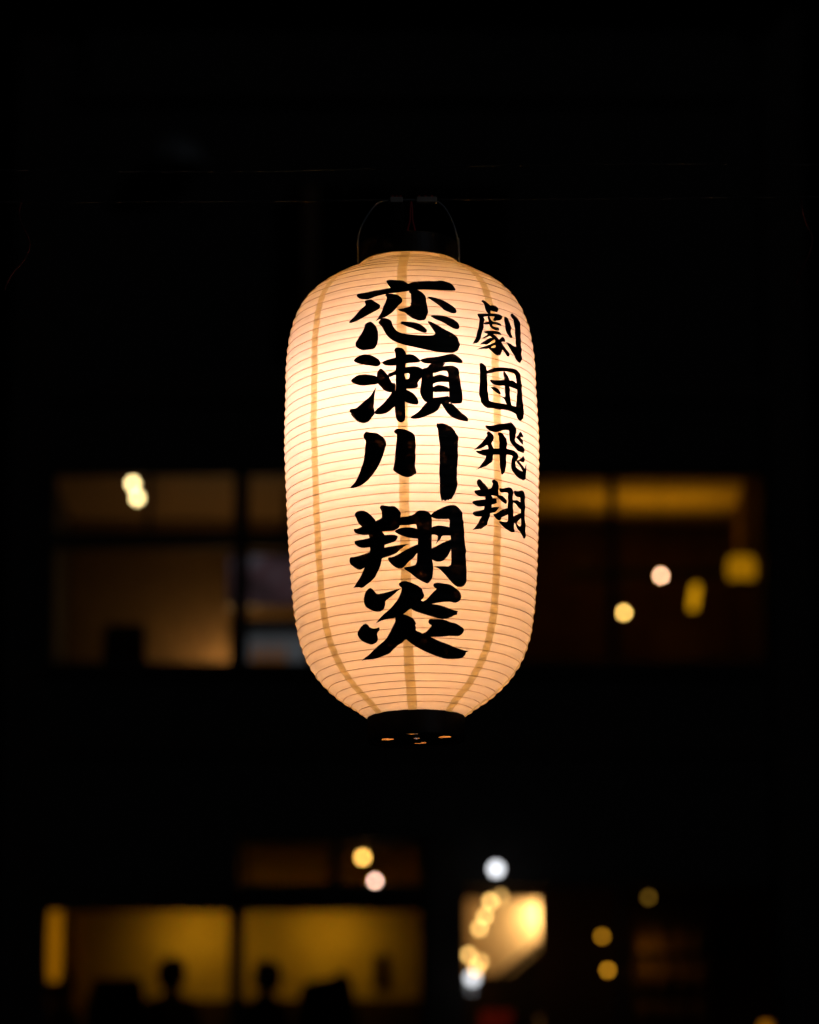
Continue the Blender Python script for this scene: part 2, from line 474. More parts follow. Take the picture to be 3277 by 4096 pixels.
wall_lamp('paper_lamp', 'squat amber paper lamp in the tall upper window beside the corner column', 2.735, 2.985, 8.15, 8.36, 30.5, 0.36, (1.0, 0.41, 0.004), ry=0.09)
wall_lamp('paper_lamp', 'slim leaning amber paper lamp hanging in the tall upper window', 2.41, 2.485, 7.93, 8.16, 30.7, 0.85, (1.0, 0.44, 0.006), lean=0.035)
wall_lamp('paper_lamp', 'low orange paper lamp at the sill below the corner column', 2.93, 3.02, 4.05, 4.36, 30.45, 0.55, (1.0, 0.33, 0.01))

def bulb(label, x, y, z, rad, strength, col, cord_top, group=None, name='pendant_bulb', asp=1.15):
    t = thing(name, label, 'lamp', (x, y, z), group)
    prof = [(0.0001, -rad * asp)] + [(rad * math.sin(math.pi * k / 10), -rad * asp * math.cos(math.pi * k / 10)) for k in range(1, 10)] + [(0.0001, rad * asp)]
    MB().lathe(prof, 20, close=False).build('bulb', glow_mat(name + '_glow', col, strength), t, smooth=True)
    MB().lathe([(0.0, rad * asp * .93), (rad * .45, rad * asp * .93), (rad * .45, rad * asp + rad * 1.1), (0.006, rad * asp + rad * 1.2), (0.0, rad * asp + rad * 1.2)], 16, close=False).build('socket', 'socket', t)
    MB().tube([(0, 0, rad * asp + rad * 1.19), (0, 0, cord_top - z)], 0.004, 6).build('cord', 'cable', t)
    return t
s = 1 + 1.2 / 30
PB = [  # x, z on the facade, depth behind it, radius, strength, colour, cord top, label
    (-2.358, 8.890, 0.6, .030, 13, (1.0, .74, .32), 9.35, 'bright warm bulb hanging high behind the small upper pane'),
    (-2.318, 8.765, 0.6, .030, 13, (1.0, .74, .32), 9.35, 'bright warm bulb hanging just under another behind the small upper pane'),
    (2.130, 8.088, 1.0, .020, 25, (1.0, .50, .28), 9.60, 'pinkish bulb hanging in the tall upper window'),
    (1.812, 7.768, 1.0, .020, 21, (1.0, .56, .13), 9.60, 'low yellow bulb hanging by the bar of the tall upper window'),
    (-0.389, 5.690, 0.5, .026, 14, (1.0, .52, .10), 6.15, 'yellow bulb behind the small pane over the lower window'),
    (-0.286, 5.492, 0.5, .020, 20, (1.0, .56, .42), 6.15, 'pinkish bulb behind the small pane over the lower window'),
    (1.594, 5.032, 0.4, .020, 3.6, (1.0, .42, .02), 6.15, 'dim amber bulb beside the window bar near the lit doorway'),
    (1.637, 4.753, 0.4, .020, 5.0, (1.0, .42, .02), 6.15, 'dim amber bulb hanging lowest beside the window bar near the lit doorway'),
    (1.984, 5.355, 0.5, .020, 1.1, (1.0, .50, .05), 6.15, 'very faint amber bulb above the bottle shelf'),
]
def behind(x, z, d):
    f = (30 + d) / 30
    return x * f, 30 + d, 1.55 + (z - 1.55) * f
for x, z, d, rad, st, col, top, lab in PB:
    bulb(lab, *behind(x, z, d), rad, st, col, top)
# two white globe lamps on brackets outside
for x, z, st, lab in ((0.720, 5.592, 3.4, 'white globe lamp on a bracket above the lit doorway'), (0.519, 4.687, 2.3, 'white globe lamp on a bracket below the string light')):
    px, py, pz = behind(x, z, -0.35)
    t = thing('globe_lamp', lab, 'lamp', (px, py, pz))
    MB().lathe([(0.0001, -.045)] + [(.045 * math.sin(math.pi * k / 12), -.045 * math.cos(math.pi * k / 12)) for k in range(1, 12)] + [(0.0001, .045)], 24, close=False).build('globe', glow_mat('globe_glow', (0.93, 0.95, 1.0), st), t, smooth=True)
    MB().lathe([(.018, .042), (.018, .065), (.008, .07)], 14).build('collar', 'iron', t)
    MB().tube(smooth_line([(0, 0, .068), (0, .0, .11), (0, .08, .15), (0, .317, .15)]), .008, 8).build('bracket', 'iron', t)

# string of bulbs drooping in front of the lit doorway
sl = thing('string_light', 'string of warm bulbs drooping across the lit doorway', 'string light', (0, 30.75, 0))
SB = [(0.758, 5.363, 3.5), (0.672, 5.323, 9.5), (0.624, 5.197, 9), (0.580, 5.099, 8.5), (0.489, 4.879, 8.5), (0.587, 4.820, 6), (0.547, 4.765, 8)]
f = 30.75 / 30
cord = [(0.93 * f, 0, 5.44 * f - .04)]
for x, z, st in SB:
    px, pz = x * f, 1.55 + (z - 1.55) * f
    cord.append((px, 0, pz + 0.05))
    prof = [(0.0001, -.03)] + [(.026 * math.sin(math.pi * k / 8), -.03 * math.cos(math.pi * k / 8)) for k in range(1, 8)] + [(0.0001, .03)]
    MB().lathe(prof, 16, (px, 0, pz), False).build('bulb', glow_mat('string_bulb_glow', (1.0, .56, .16), st), sl, smooth=True)
    MB().lathe([(.012, .027), (.012, .05)], 12, (px, 0, pz)).build('socket', 'socket', sl)
cord.append((0.50, 0, 4.62))
MB().tube(cord, 0.005, 6).build('cord', 'cable', sl)

# strong lamp hidden beside the doorway
t = thing('doorway_lamp', 'strong warm wall lamp just inside the lit doorway', 'lamp', (1.27, 32.38, 5.70))
MB().lathe([(0.0, .0), (.05, .0), (.09, -.12), (.085, -.12), (.045, -.012), (0, -.012)], 20, close=False).build('shade', 'iron', t)
MB().box(-.02, .02, .02, .219, -.02, .02).build('arm', 'iron', t)
lamp('doorway_light', 'POINT', (-0.02, 0.04, -0.15), 26.0, (1.0, 0.60, 0.24), t, size=0.05)
# sloping stair stringer across the foot of the doorway
st_ = thing('stair_rail', 'sloping dark stair rail crossing the foot of the lit doorway', 'railing', (0.8, 31.34, 3.6))
MB().prism([(-0.06, 1.245), (0.33, 1.565), (0.33, 1.50), (-0.06, 1.18)], 0, 0.05).build('handrail', 'timber', st_)
MB().prism([(-0.05, 0.9), (-0.05, 1.17), (0.33, 1.49), (0.33, 0.9)], 0.012, 0.038).build('side_board', 'timber', st_)
ct = thing('serving_counter', 'dark serving counter across the foot of the lit doorway', 'counter', (0.6, 31.55, 3.6))
MB().box(-.2, .5, .0, .3, 0, 1.24).build('cabinet', 'wainscot', ct)
MB().box(-.22, .52, -.03, .33, 1.242, 1.275).build('worktop', 'timber', ct, bevel=.005)
for k in range(4):
    x = -0.02 + k * 0.10
    MB().box(x, x + 0.03, 0.013, 0.037, 0.0, 0.898).build('baluster', 'timber', st_)
t = thing('window_strip_light', 'amber strip light over the tall upper window lighting its ceiling', 'lamp', (1.96, 30.26, 9.035))
MB().box(-1.1, 1.08, -.04, .04, -.012, 0.0).build('channel', 'iron', t)
st2 = lamp('strip', 'AREA', (0, 0, .006), 3.0, (1.0, 0.42, 0.01), t, (R(180 - 60), 0, 0), .03)
st2.data.shape = 'RECTANGLE'; st2.data.size = 2.1; st2.data.size_y = 0.03

t = thing('uplight_trough', 'slim hanging trough lighting the upper ceiling amber', 'lamp', (2.28, 33.5, 8.86))
MB().box(-0.8, 0.8, -.03, .03, -.03, 0.0).box(-0.8, 0.8, -.04, -.031, -.03, .05).box(-0.8, 0.8, .031, .04, -.03, .05).build('trough', 'iron', t)
for x in (-.65, .65):
    MB().tube([(x, 0, -.02), (x, 0, .739)], .004, 6).build('hanger', 'cable', t)
st3 = lamp('strip', 'AREA', (0, 0, .01), 4.6, (1.0, 0.42, 0.01), t, (R(180), 0, 0), .03)
st3.data.shape = 'RECTANGLE'; st3.data.size = 1.55; st3.data.size_y = 0.04
t = thing('bottle_shelf', 'dim bottle shelf on the dark wall under the faintest bulb', 'shelf', (2.25, 31.0, 4.45))
MB().box(-.33, .33, .16, .198, -.3, .95).build('back_board', 'ceiling_wood', t)
for k in range(4):
    MB().box(-.33, .33, -.02, .158, -.02 + k * .28, .0 + k * .28).build('board', 'timber', t)
for k in range(3):
    for q in range(4):
        MB().lathe([(.035, 0), (.035, .13), (.013, .18), (.013, .22)], 12, (-.25 + q * .15 + .03 * (k % 2), .06, .002 + k * .28)).build('bottle', 'bare_wood', t, smooth=True)
lamp('shelf_fill', 'POINT', (-.22, -.12, .55), .28, (1.0, .42, .04), t, size=.03)  # added fill without a fixture, brightens the bottles

# third floor left: added glowing panel and glowing cabinet, low lamp
m_glow_panel, nt, b = new_mat('glow_panel_noise')
nt.nodes.remove(b)
tc = nt.nodes.new('ShaderNodeTexCoord')
nz = nt.nodes.new('ShaderNodeTexNoise'); nz.inputs['Scale'].default_value = 3.2
rp = nt.nodes.new('ShaderNodeValToRGB')
rp.color_ramp.elements[0].color = (0.012, 0.008, 0.009, 1); rp.color_ramp.elements[0].position = 0.35
rp.color_ramp.elements[1].color = (0.045, 0.045, 0.055, 1); rp.color_ramp.elements[1].position = 0.65
e_ = rp.color_ramp.elements.new(0.5); e_.color = (0.035, 0.018, 0.022, 1)
em = nt.nodes.new('ShaderNodeEmission')
nt.links.new(tc.outputs['Object'], nz.inputs['Vector']); nt.links.new(nz.outputs['Fac'], rp.inputs[0])
nt.links.new(rp.outputs[0], em.inputs[0]); nt.links.new(em.outputs[0], nt.nodes['Material Output'].inputs[0])
t = thing('wall_glow_panel', 'added panel with a dim grey and violet glow high in the upper room', 'glow_panel', (-1.10, 32.0, 8.26))  # added glowing panel standing in for a dim grey-violet patch
MB().box(-.55, .55, 0, .05, -.02, .47).build('panel_frame', 'iron', t)
MB().box(-.53, .53, -.006, -.001, 0, .45).build('glow_face', m_glow_panel, t)
MB().box(-.03, .03, .051, .08, .2, 1.065).build('bracket', 'iron', t)
t = thing('grey_glow_cabinet', 'added grey glowing cabinet with amber bottles in the upper room', 'glow_cabinet', (-1.22, 31.2, 6.6))  # added cabinet, its glow stands in for a pale grey patch
MB().box(-.36, .36, .0, .5, 0, 0.8).box(-.36, -.32, .0, .5, 0.8, 1.3).box(.32, .36, .0, .5, .8, 1.3).box(-.36, .36, 0, .5, 1.3, 1.36).box(-.32, .32, .4, .5, .8, 1.3).build('cabinet', 'enamel', t)
MB().box(-.30, .30, .37, .395, .82, 1.28).build('light_panel', glow_mat('grey_patch_glow', (0.85, 0.9, 1.0), 0.055, 0.4, 4), t)
for k in range(4):
    MB().lathe([(.045, 0), (.045, .2), (.018, .29), (.018, .36)], 14, (-.02 + .08 * k - .12, .2, .801)).build('bottle', glow_mat('bottle_glow', (1.0, .35, .06), 0.09), t, smooth=True)  # bottles emit their own amber; the glow is added
t = thing('table_lamp', 'amber table lamp hidden low behind the upper window sill', 'lamp', (-1.60, 33.0, 6.6))
MB().lathe([(.16, 0), (.16, .03), (.02, .04), (.02, .66), (.17, .67), (.17, .70)], 24).build('side_table', 'timber', t)
MB().lathe([(.05, .701), (.05, .72), (.01, .73), (.01, .98)], 20).build('stand', 'iron', t)
MB().lathe([(.10, .96), (.07, 1.10), (.068, 1.10), (.098, .96)], 24, close=False).build('shade', 'cream', t)
lamp('glow', 'POINT', (0, .0, 1.10), 26.0, (1.0, .58, .20), t, size=.03)
t = thing('upstairs_chair', 'dark high chair back standing in the upper room', 'chair', (-2.51, 31.3, 6.6))
MB().prism([(-.20, .45), (.20, .45), (.19, 1.28), (.15, 1.34), (-.15, 1.34), (-.19, 1.28)], .0, .06).build('backrest', 'chair', t, bevel=.015)
MB().box(-.22, .22, -.45, .06, .40, .449).build('seat', 'chair', t, bevel=.01)
for x in (-.2, .165):
    for y in (-.44, .02):
        MB().box(x, x + .035, y, y + .035, 0, .399).build('leg', 'timber', t)

# second floor left: chairs, table, plaque
def tall_chair(label, x, y, w0, w1, h, notch):
    t = thing('tall_chair', label, 'chair', (x, y, 3.6), 'tall dark chairs by the lower windows')
    top = [(w0, h - .05), (w0 - .03, h)] + ([(w0 - .10, h + .03), (w0 - .16, h - .03), (-w0 + .06, h - .06)] if notch else []) + [(-w0 + .03, h - (.08 if notch else 0)), (-w0, h - .1)]
    MB().prism([(-w1, .46), (w1, .46)] + top, 0, .09).build('backrest', 'chair', t, bevel=.02)
    MB().box(-w1, w1, .09, .6, .40, .459).build('seat', 'chair', t, bevel=.015)
    for sx in (-1, 1):
        MB().box(sx * (w1 - .03) - .035, sx * (w1 - .03) + .035, .1, .55, .462, .70).build('armrest', 'chair', t, bevel=.015)
        for y_ in (.02, .52):
            MB().box(sx * (w1 - .06) - .025, sx * (w1 - .06) + .025, y_, y_ + .05, 0, .399).build('leg', 'timber', t)
tall_chair('tall dark chair with a flat top beside the glowing amber box', -2.47, 30.65, .22, .30, 1.16, False)
tall_chair('tall dark chair with a peaked top under the yellow bulb', -0.70, 30.65, .21, .34, 1.19, True)
t = thing('wall_plaque', 'small dark plaque hanging on the ochre wall by the pillar', 'plaque', (-0.27, 34.99, 5.28))
MB().box(-.075, .075, -.03, .0, -.17, .15).build('board', 'wainscot', t, bevel=.01)
MB().tube([(-.06, -.01, .15), (0, -.005, .22), (.06, -.01, .15)], .004, 6).build('hanger', 'cable', t)
t = thing('red_banner', 'small red cloth banner below the lit doorway', 'banner', (0.74, 31.0, 4.52))
mb = MB()
for i in range(13):
    for j in range(2):
        mb.v.append((-.14 + .28 * i / 12, .015 * math.sin(i * 1.1), 0 - .5 * j))
mb.f = [(2 * i, 2 * i + 2, 2 * i + 3, 2 * i + 1) for i in range(12)]
o = mb.build('cloth', 'cloth_red', t, smooth=True)
so = o.modifiers.new('thickness', 'SOLIDIFY'); so.thickness = .003
MB().tube([(-.17, 0, .005), (.17, 0, .005)], .008, 8).build('rod', 'timber', t)

def person(label, loc, rot, top_mat, lean):
    """seated figure, one continuous skinned body; hair as a child"""
    t = thing('person', label, 'person', loc)
    t.rotation_euler = (0, 0, rot)
    V = [(0, 0, .47, .15), (0, .01, .62, .15), (0, .0 + lean * .4, .82, .165), (0, lean * .8, .97, .12), (0, lean, 1.05, .06), (0, lean + .01, 1.11, .065),
         (0, lean + .015, 1.18, .092), (0, lean + .01, 1.26, .088), (0, lean + .005, 1.31, .05)]
    E = [(i, i + 1) for i in range(8)]
    for sx in (-1, 1):
        k = len(V)
        V += [(sx * .17, lean * .7, .96, .065), (sx * .22, -.02, .72, .05), (sx * .17, -.24, .66, .042), (sx * .14, -.32, .665, .035), (sx * .13, -.38, .65, .022)]
        E += [(3, k), (k, k + 1), (k + 1, k + 2), (k + 2, k + 3), (k + 3, k + 4)]
        k = len(V)
        V += [(sx * .10, -.04, .48, .10), (sx * .13, -.42, .49, .07), (sx * .13, -.44, .12, .048), (sx * .13, -.45, .05, .045), (sx * .13, -.58, .035, .035)]
        E += [(0, k), (k, k + 1), (k + 1, k + 2), (k + 2, k + 3), (k + 3, k + 4)]
    me = bpy.data.meshes.new('body')
    me.from_pydata([v[:3] for v in V], E, [])
    o = bpy.data.objects.new('body', me)
    COL.objects.link(o); o.parent = t
    o.modifiers.new('skin', 'SKIN')
    for i, v in enumerate(V):
        me.skin_vertices[0].data[i].radius = (v[3], v[3] * (.8 if i < 4 else 1))
        me.skin_vertices[0].data[i].use_root = (i == 0)
    sb = o.modifiers.new('smooth', 'SUBSURF'); sb.levels = 2; sb.render_levels = 2
    me.materials.append(M[top_mat])
    prof = [(.0001, .145), (.06, .135), (.105, .09), (.124, .02), (.12, -.05), (.10, -.11)]
    MB().lathe(prof, 20, (0, lean + .03, 1.225), False).build('hair', 'hair', t, smooth=True)
    c = thing('stool', 'dark stool under the ' + label, 'stool', loc)
    MB().lathe([(.17, .36), (.18, .375), (.17, .39)], 24).build('seat', 'chair', c)
    for k in range(4):
        a = R(45 + 90 * k)
        MB().tube([(.1 * math.cos(a), .1 * math.sin(a), .36), (.16 * math.cos(a), .16 * math.sin(a), 0)], .014, 8).build('leg', 'timber', c)
person('seated person in a greyish violet top behind the lower window', (-2.02, 30.95, 3.6), R(20), 'cloth_violet', 0.0)
person('seated person in a dark top beside the window bar', (-1.235, 30.95, 3.58), R(-30), 'cloth_dark', 0.02)
person('seated person in a dark top beside the glowing amber box', (-2.93, 31.0, 3.52), R(70), 'cloth_dark', 0.03)
t = thing('dining_table', 'dark wooden dining table between the seated people', 'table', (-1.64, 31.5, 3.6))
MB().lathe([(.32, .70), (.33, .715), (.32, .73)], 32).build('tabletop', 'timber', t)
MB().lathe([(.18, 0), (.18, .03), (.035, .05), (.035, .699)], 20).build('pedestal', 'timber', t)

# faint things on the dark upper facade
t = thing('dome_lamp', 'unlit grey dome lamp on the dark upper wall', 'lamp', (-2.02, 29.70, 11.62))
MB().lathe([(.275, 0), (.27, .08), (.22, .18), (.13, .25), (.03, .275), (.025, .3)], 28, close=False).build('shade', 'enamel', t, smooth=True)
MB().tube([(0, 0, .29), (0, .05, .36), (0, .31, .38)], .02, 8).build('arm', 'iron', t)
t = thing('sign_board', 'unlit grey board across the dark top of the building', 'board', (0.03, 29.93, 12.37))
MB().box(-2.85, 2.85, -.03, .0, .0, .98).build('panel', 'stucco', t)
for z in (-.05, .981):
    MB().box(-2.9, 2.9, -.05, .0, z, z + .05).build('rail', 'timber', t)
for k in range(4):
    MB().box(-2.5 + k * 1.66 - .04, -2.5 + k * 1.66 + .04, .001, .069, .2, .8).build('spacer', 'timber', t)
t = thing('balcony_post', 'brown timber post on the dark upper wall', 'post', (-0.85, 29.72, 10.2))
MB().box(-.06, .06, -.06, .06, 0, 1.25).build('shaft', 'brown_wall', t, bevel=.008)
MB().box(-.07, .07, -.07, .229, 1.251, 1.33).build('bracket', 'timber', t)
MB().box(-.07, .07, -.07, .229, -.08, -.001).build('foot', 'timber', t)

# ------------------------------------------------------------------ the paper lantern
LC = Vector((0.0033945, 4.158890, 2.561328))
ROLL = R(0.88)
HK = [-0.2757, -0.2646, -0.2508, -0.2342, -0.2149, -0.1873, -0.1541, -0.1099, -0.0546, 0.0006, 0.0559, 0.1111, 0.1664, 0.194, 0.2216, 0.241, 0.2575, 0.2686, 0.2769]
RK = [0.0556, 0.0689, 0.0891, 0.1073, 0.1218, 0.1336, 0.1402, 0.1445, 0.1475, 0.1494, 0.1507, 0.1491, 0.1467, 0.1417, 0.1306, 0.1136, 0.0874, 0.0655, 0.0575]
MK = []
for i in range(len(HK)):
    if i == 0:
        MK.append((RK[1] - RK[0]) / (HK[1] - HK[0]))
    elif i == len(HK) - 1:
        MK.append((RK[-1] - RK[-2]) / (HK[-1] - HK[-2]))
    else:
        a, b = HK[i] - HK[i - 1], HK[i + 1] - HK[i]
        MK.append((a * a * RK[i + 1] - b * b * RK[i - 1] + (b * b - a * a) * RK[i]) / (a * b * (a + b)))
def profile(h):
    i = max(0, min(len(HK) - 2, next((k for k in range(len(HK) - 1) if h <= HK[k + 1]), len(HK) - 2)))
    d = HK[i + 1] - HK[i]
    t = (h - HK[i]) / d
    return (2 * t**3 - 3 * t**2 + 1) * RK[i] + (t**3 - 2 * t**2 + t) * d * MK[i] + (-2 * t**3 + 3 * t**2) * RK[i + 1] + (t**3 - t**2) * d * MK[i + 1]
# arc length table
NS = 3000
HT = [HK[0] + (HK[-1] - HK[0]) * i / NS for i in range(NS + 1)]
RT = [profile(h) for h in HT]
ST = [0.0]
for i in range(NS):
    ST.append(ST[-1] + math.hypot(HT[i + 1] - HT[i], RT[i + 1] - RT[i]))
def at_arc(s):
    s = max(0.0, min(ST[-1], s))
    lo, hi = 0, NS
    while hi - lo > 1:
        m = (lo + hi) // 2
        if ST[m] <= s: lo = m
        else: hi = m
    t = (s - ST[lo]) / (ST[hi] - ST[lo])
    return HT[lo] + (HT[hi] - HT[lo]) * t, RT[lo] + (RT[hi] - RT[lo]) * t
def arc_of(h):
    t = (h - HK[0]) / (HK[-1] - HK[0]) * NS
    i = max(0, min(NS - 1, int(t)))
    return ST[i] + (ST[i + 1] - ST[i]) * (t - i)
PITCH = 0.01108
phase = arc_of(-0.0513) % PITCH
HOOPS = []
s_ = phase if phase > 0.004 else phase + PITCH
while s_ < ST[-1] - 0.003:
    HOOPS.append(s_ + random.uniform(-.0004, .0004)); s_ += PITCH
EDGES = [0.0] + HOOPS + [ST[-1]]
def surf(s):
    """paper: drawn in a little between two hoops; returns height, radius, outward normal (r, h)"""
    h, r = at_arc(s)
    h2, r2 = at_arc(min(s + .001, ST[-1])); h1, r1 = at_arc(max(s - .001, 0))
    tr, th = r2 - r1, h2 - h1
    l = math.hypot(tr, th) or 1
    nr, nh = th / l, -tr / l
    k = next((i for i in range(len(EDGES) - 1) if s <= EDGES[i + 1]), len(EDGES) - 2)
    u = (s - EDGES[k]) / (EDGES[k + 1] - EDGES[k])
    dip = -0.00085 * (.75 + .5 * ((k * 37) % 11) / 10) * (1 - (2 * u - 1) ** 2)
    return h, r, nr, nh, dip

lantern = thing('paper_lantern', 'glowing cream paper lantern with black brushed characters hanging from a wire', 'lantern', LC)
lantern.rotation_euler = (0, -ROLL, 0)
def place(th, h, r):
    return (r * math.sin(th), -r * math.cos(th), h)

NG, TH0, SEAM = 8, -0.068, 0.0112
def wob(k, s):
    return (math.sin(s * 310 + k * 2.1) * .5 + math.sin(s * 127 + k * 5.3) + .6 * math.sin(s * 790 + k)) * .00022
rows = []
for a, b in zip(EDGES, EDGES[1:]):
    n = 4
    rows += [a + (b - a) * i / n for i in range(n)]
rows.append(ST[-1])
SR = [surf(s) for s in rows]
for g in range(NG):
    mb = MB()
    NT = 34
    for s, (h, r, nr, nh, dip) in zip(rows, SR):
        a0 = TH0 + g * math.pi / 4
        a1 = TH0 + (g + 1) * math.pi / 4 + .0006 / r
        for j in range(NT + 1):
            th = a0 + (a1 - a0) * j / NT
            lift = 0.00005 + 0.0001 * j / NT
            wr = .00014 * math.sin(th * 23 + s * 60 + g) * math.sin(s * 283 + th * 7)
            off = dip + lift + (wr if 0 < j < NT else 0)
            mb.v.append(place(th, h + nh * off, r + nr * off))
    W_ = NT + 1
    for i in range(len(rows) - 1):
        mb.f += [(i * W_ + j, i * W_ + j + 1, (i + 1) * W_ + j + 1, (i + 1) * W_ + j) for j in range(NT)]
    mb.build('paper_panel', 'paper', lantern, smooth=True)
    # the yellowed strip pasted over the seam
    mb = MB()
    for s, (h, r, nr, nh, dip) in zip(rows, SR):
        w = min(SEAM, .17 * r) / 2
        a0 = TH0 + g * math.pi / 4 - (w + wob(g, s)) / r
        a1 = TH0 + g * math.pi / 4 + (w + wob(g + 9, s)) / r
        for j in range(5):
            th = a0 + (a1 - a0) * j / 4
            off = dip + .00045
            mb.v.append(place(th, h + nh * off, r + nr * off))
    for i in range(len(rows) - 1):
        mb.f += [(i * 5 + j, i * 5 + j + 1, (i + 1) * 5 + j + 1, (i + 1) * 5 + j) for j in range(4)]
    mb.build('seam_strip', 'tape', lantern, smooth=True)
# bamboo hoops just inside the paper
for s in HOOPS:
    h, r, nr, nh, dip = surf(s)
    pr = 0.00046
    mb = MB()
    n, m = 120, 6
    p1, p2 = random.uniform(0, 6.3), random.uniform(0, 6.3)
    cr, chh = r + nr * .00014, h + nh * .00014
    for i in range(n):
        a = 2 * math.pi * i / n
        for j in range(m):
            b = 2 * math.pi * j / m
            wz = .00035 * math.sin(a * 3 + p1) + .0002 * math.sin(a * 11 + p2)
            wr = .00008 * math.sin(a * 7 + p2)
            mb.v.append(place(a, chh + wz + pr * math.sin(b), cr + wr + pr * math.cos(b)))
    mb.f = [(i * m + j, ((i + 1) % n) * m + j, ((i + 1) % n) * m + (j + 1) % m, i * m + (j + 1) % m) for i in range(n) for j in range(m)]
    mb.build('hoop', 'hoop', lantern, smooth=True)

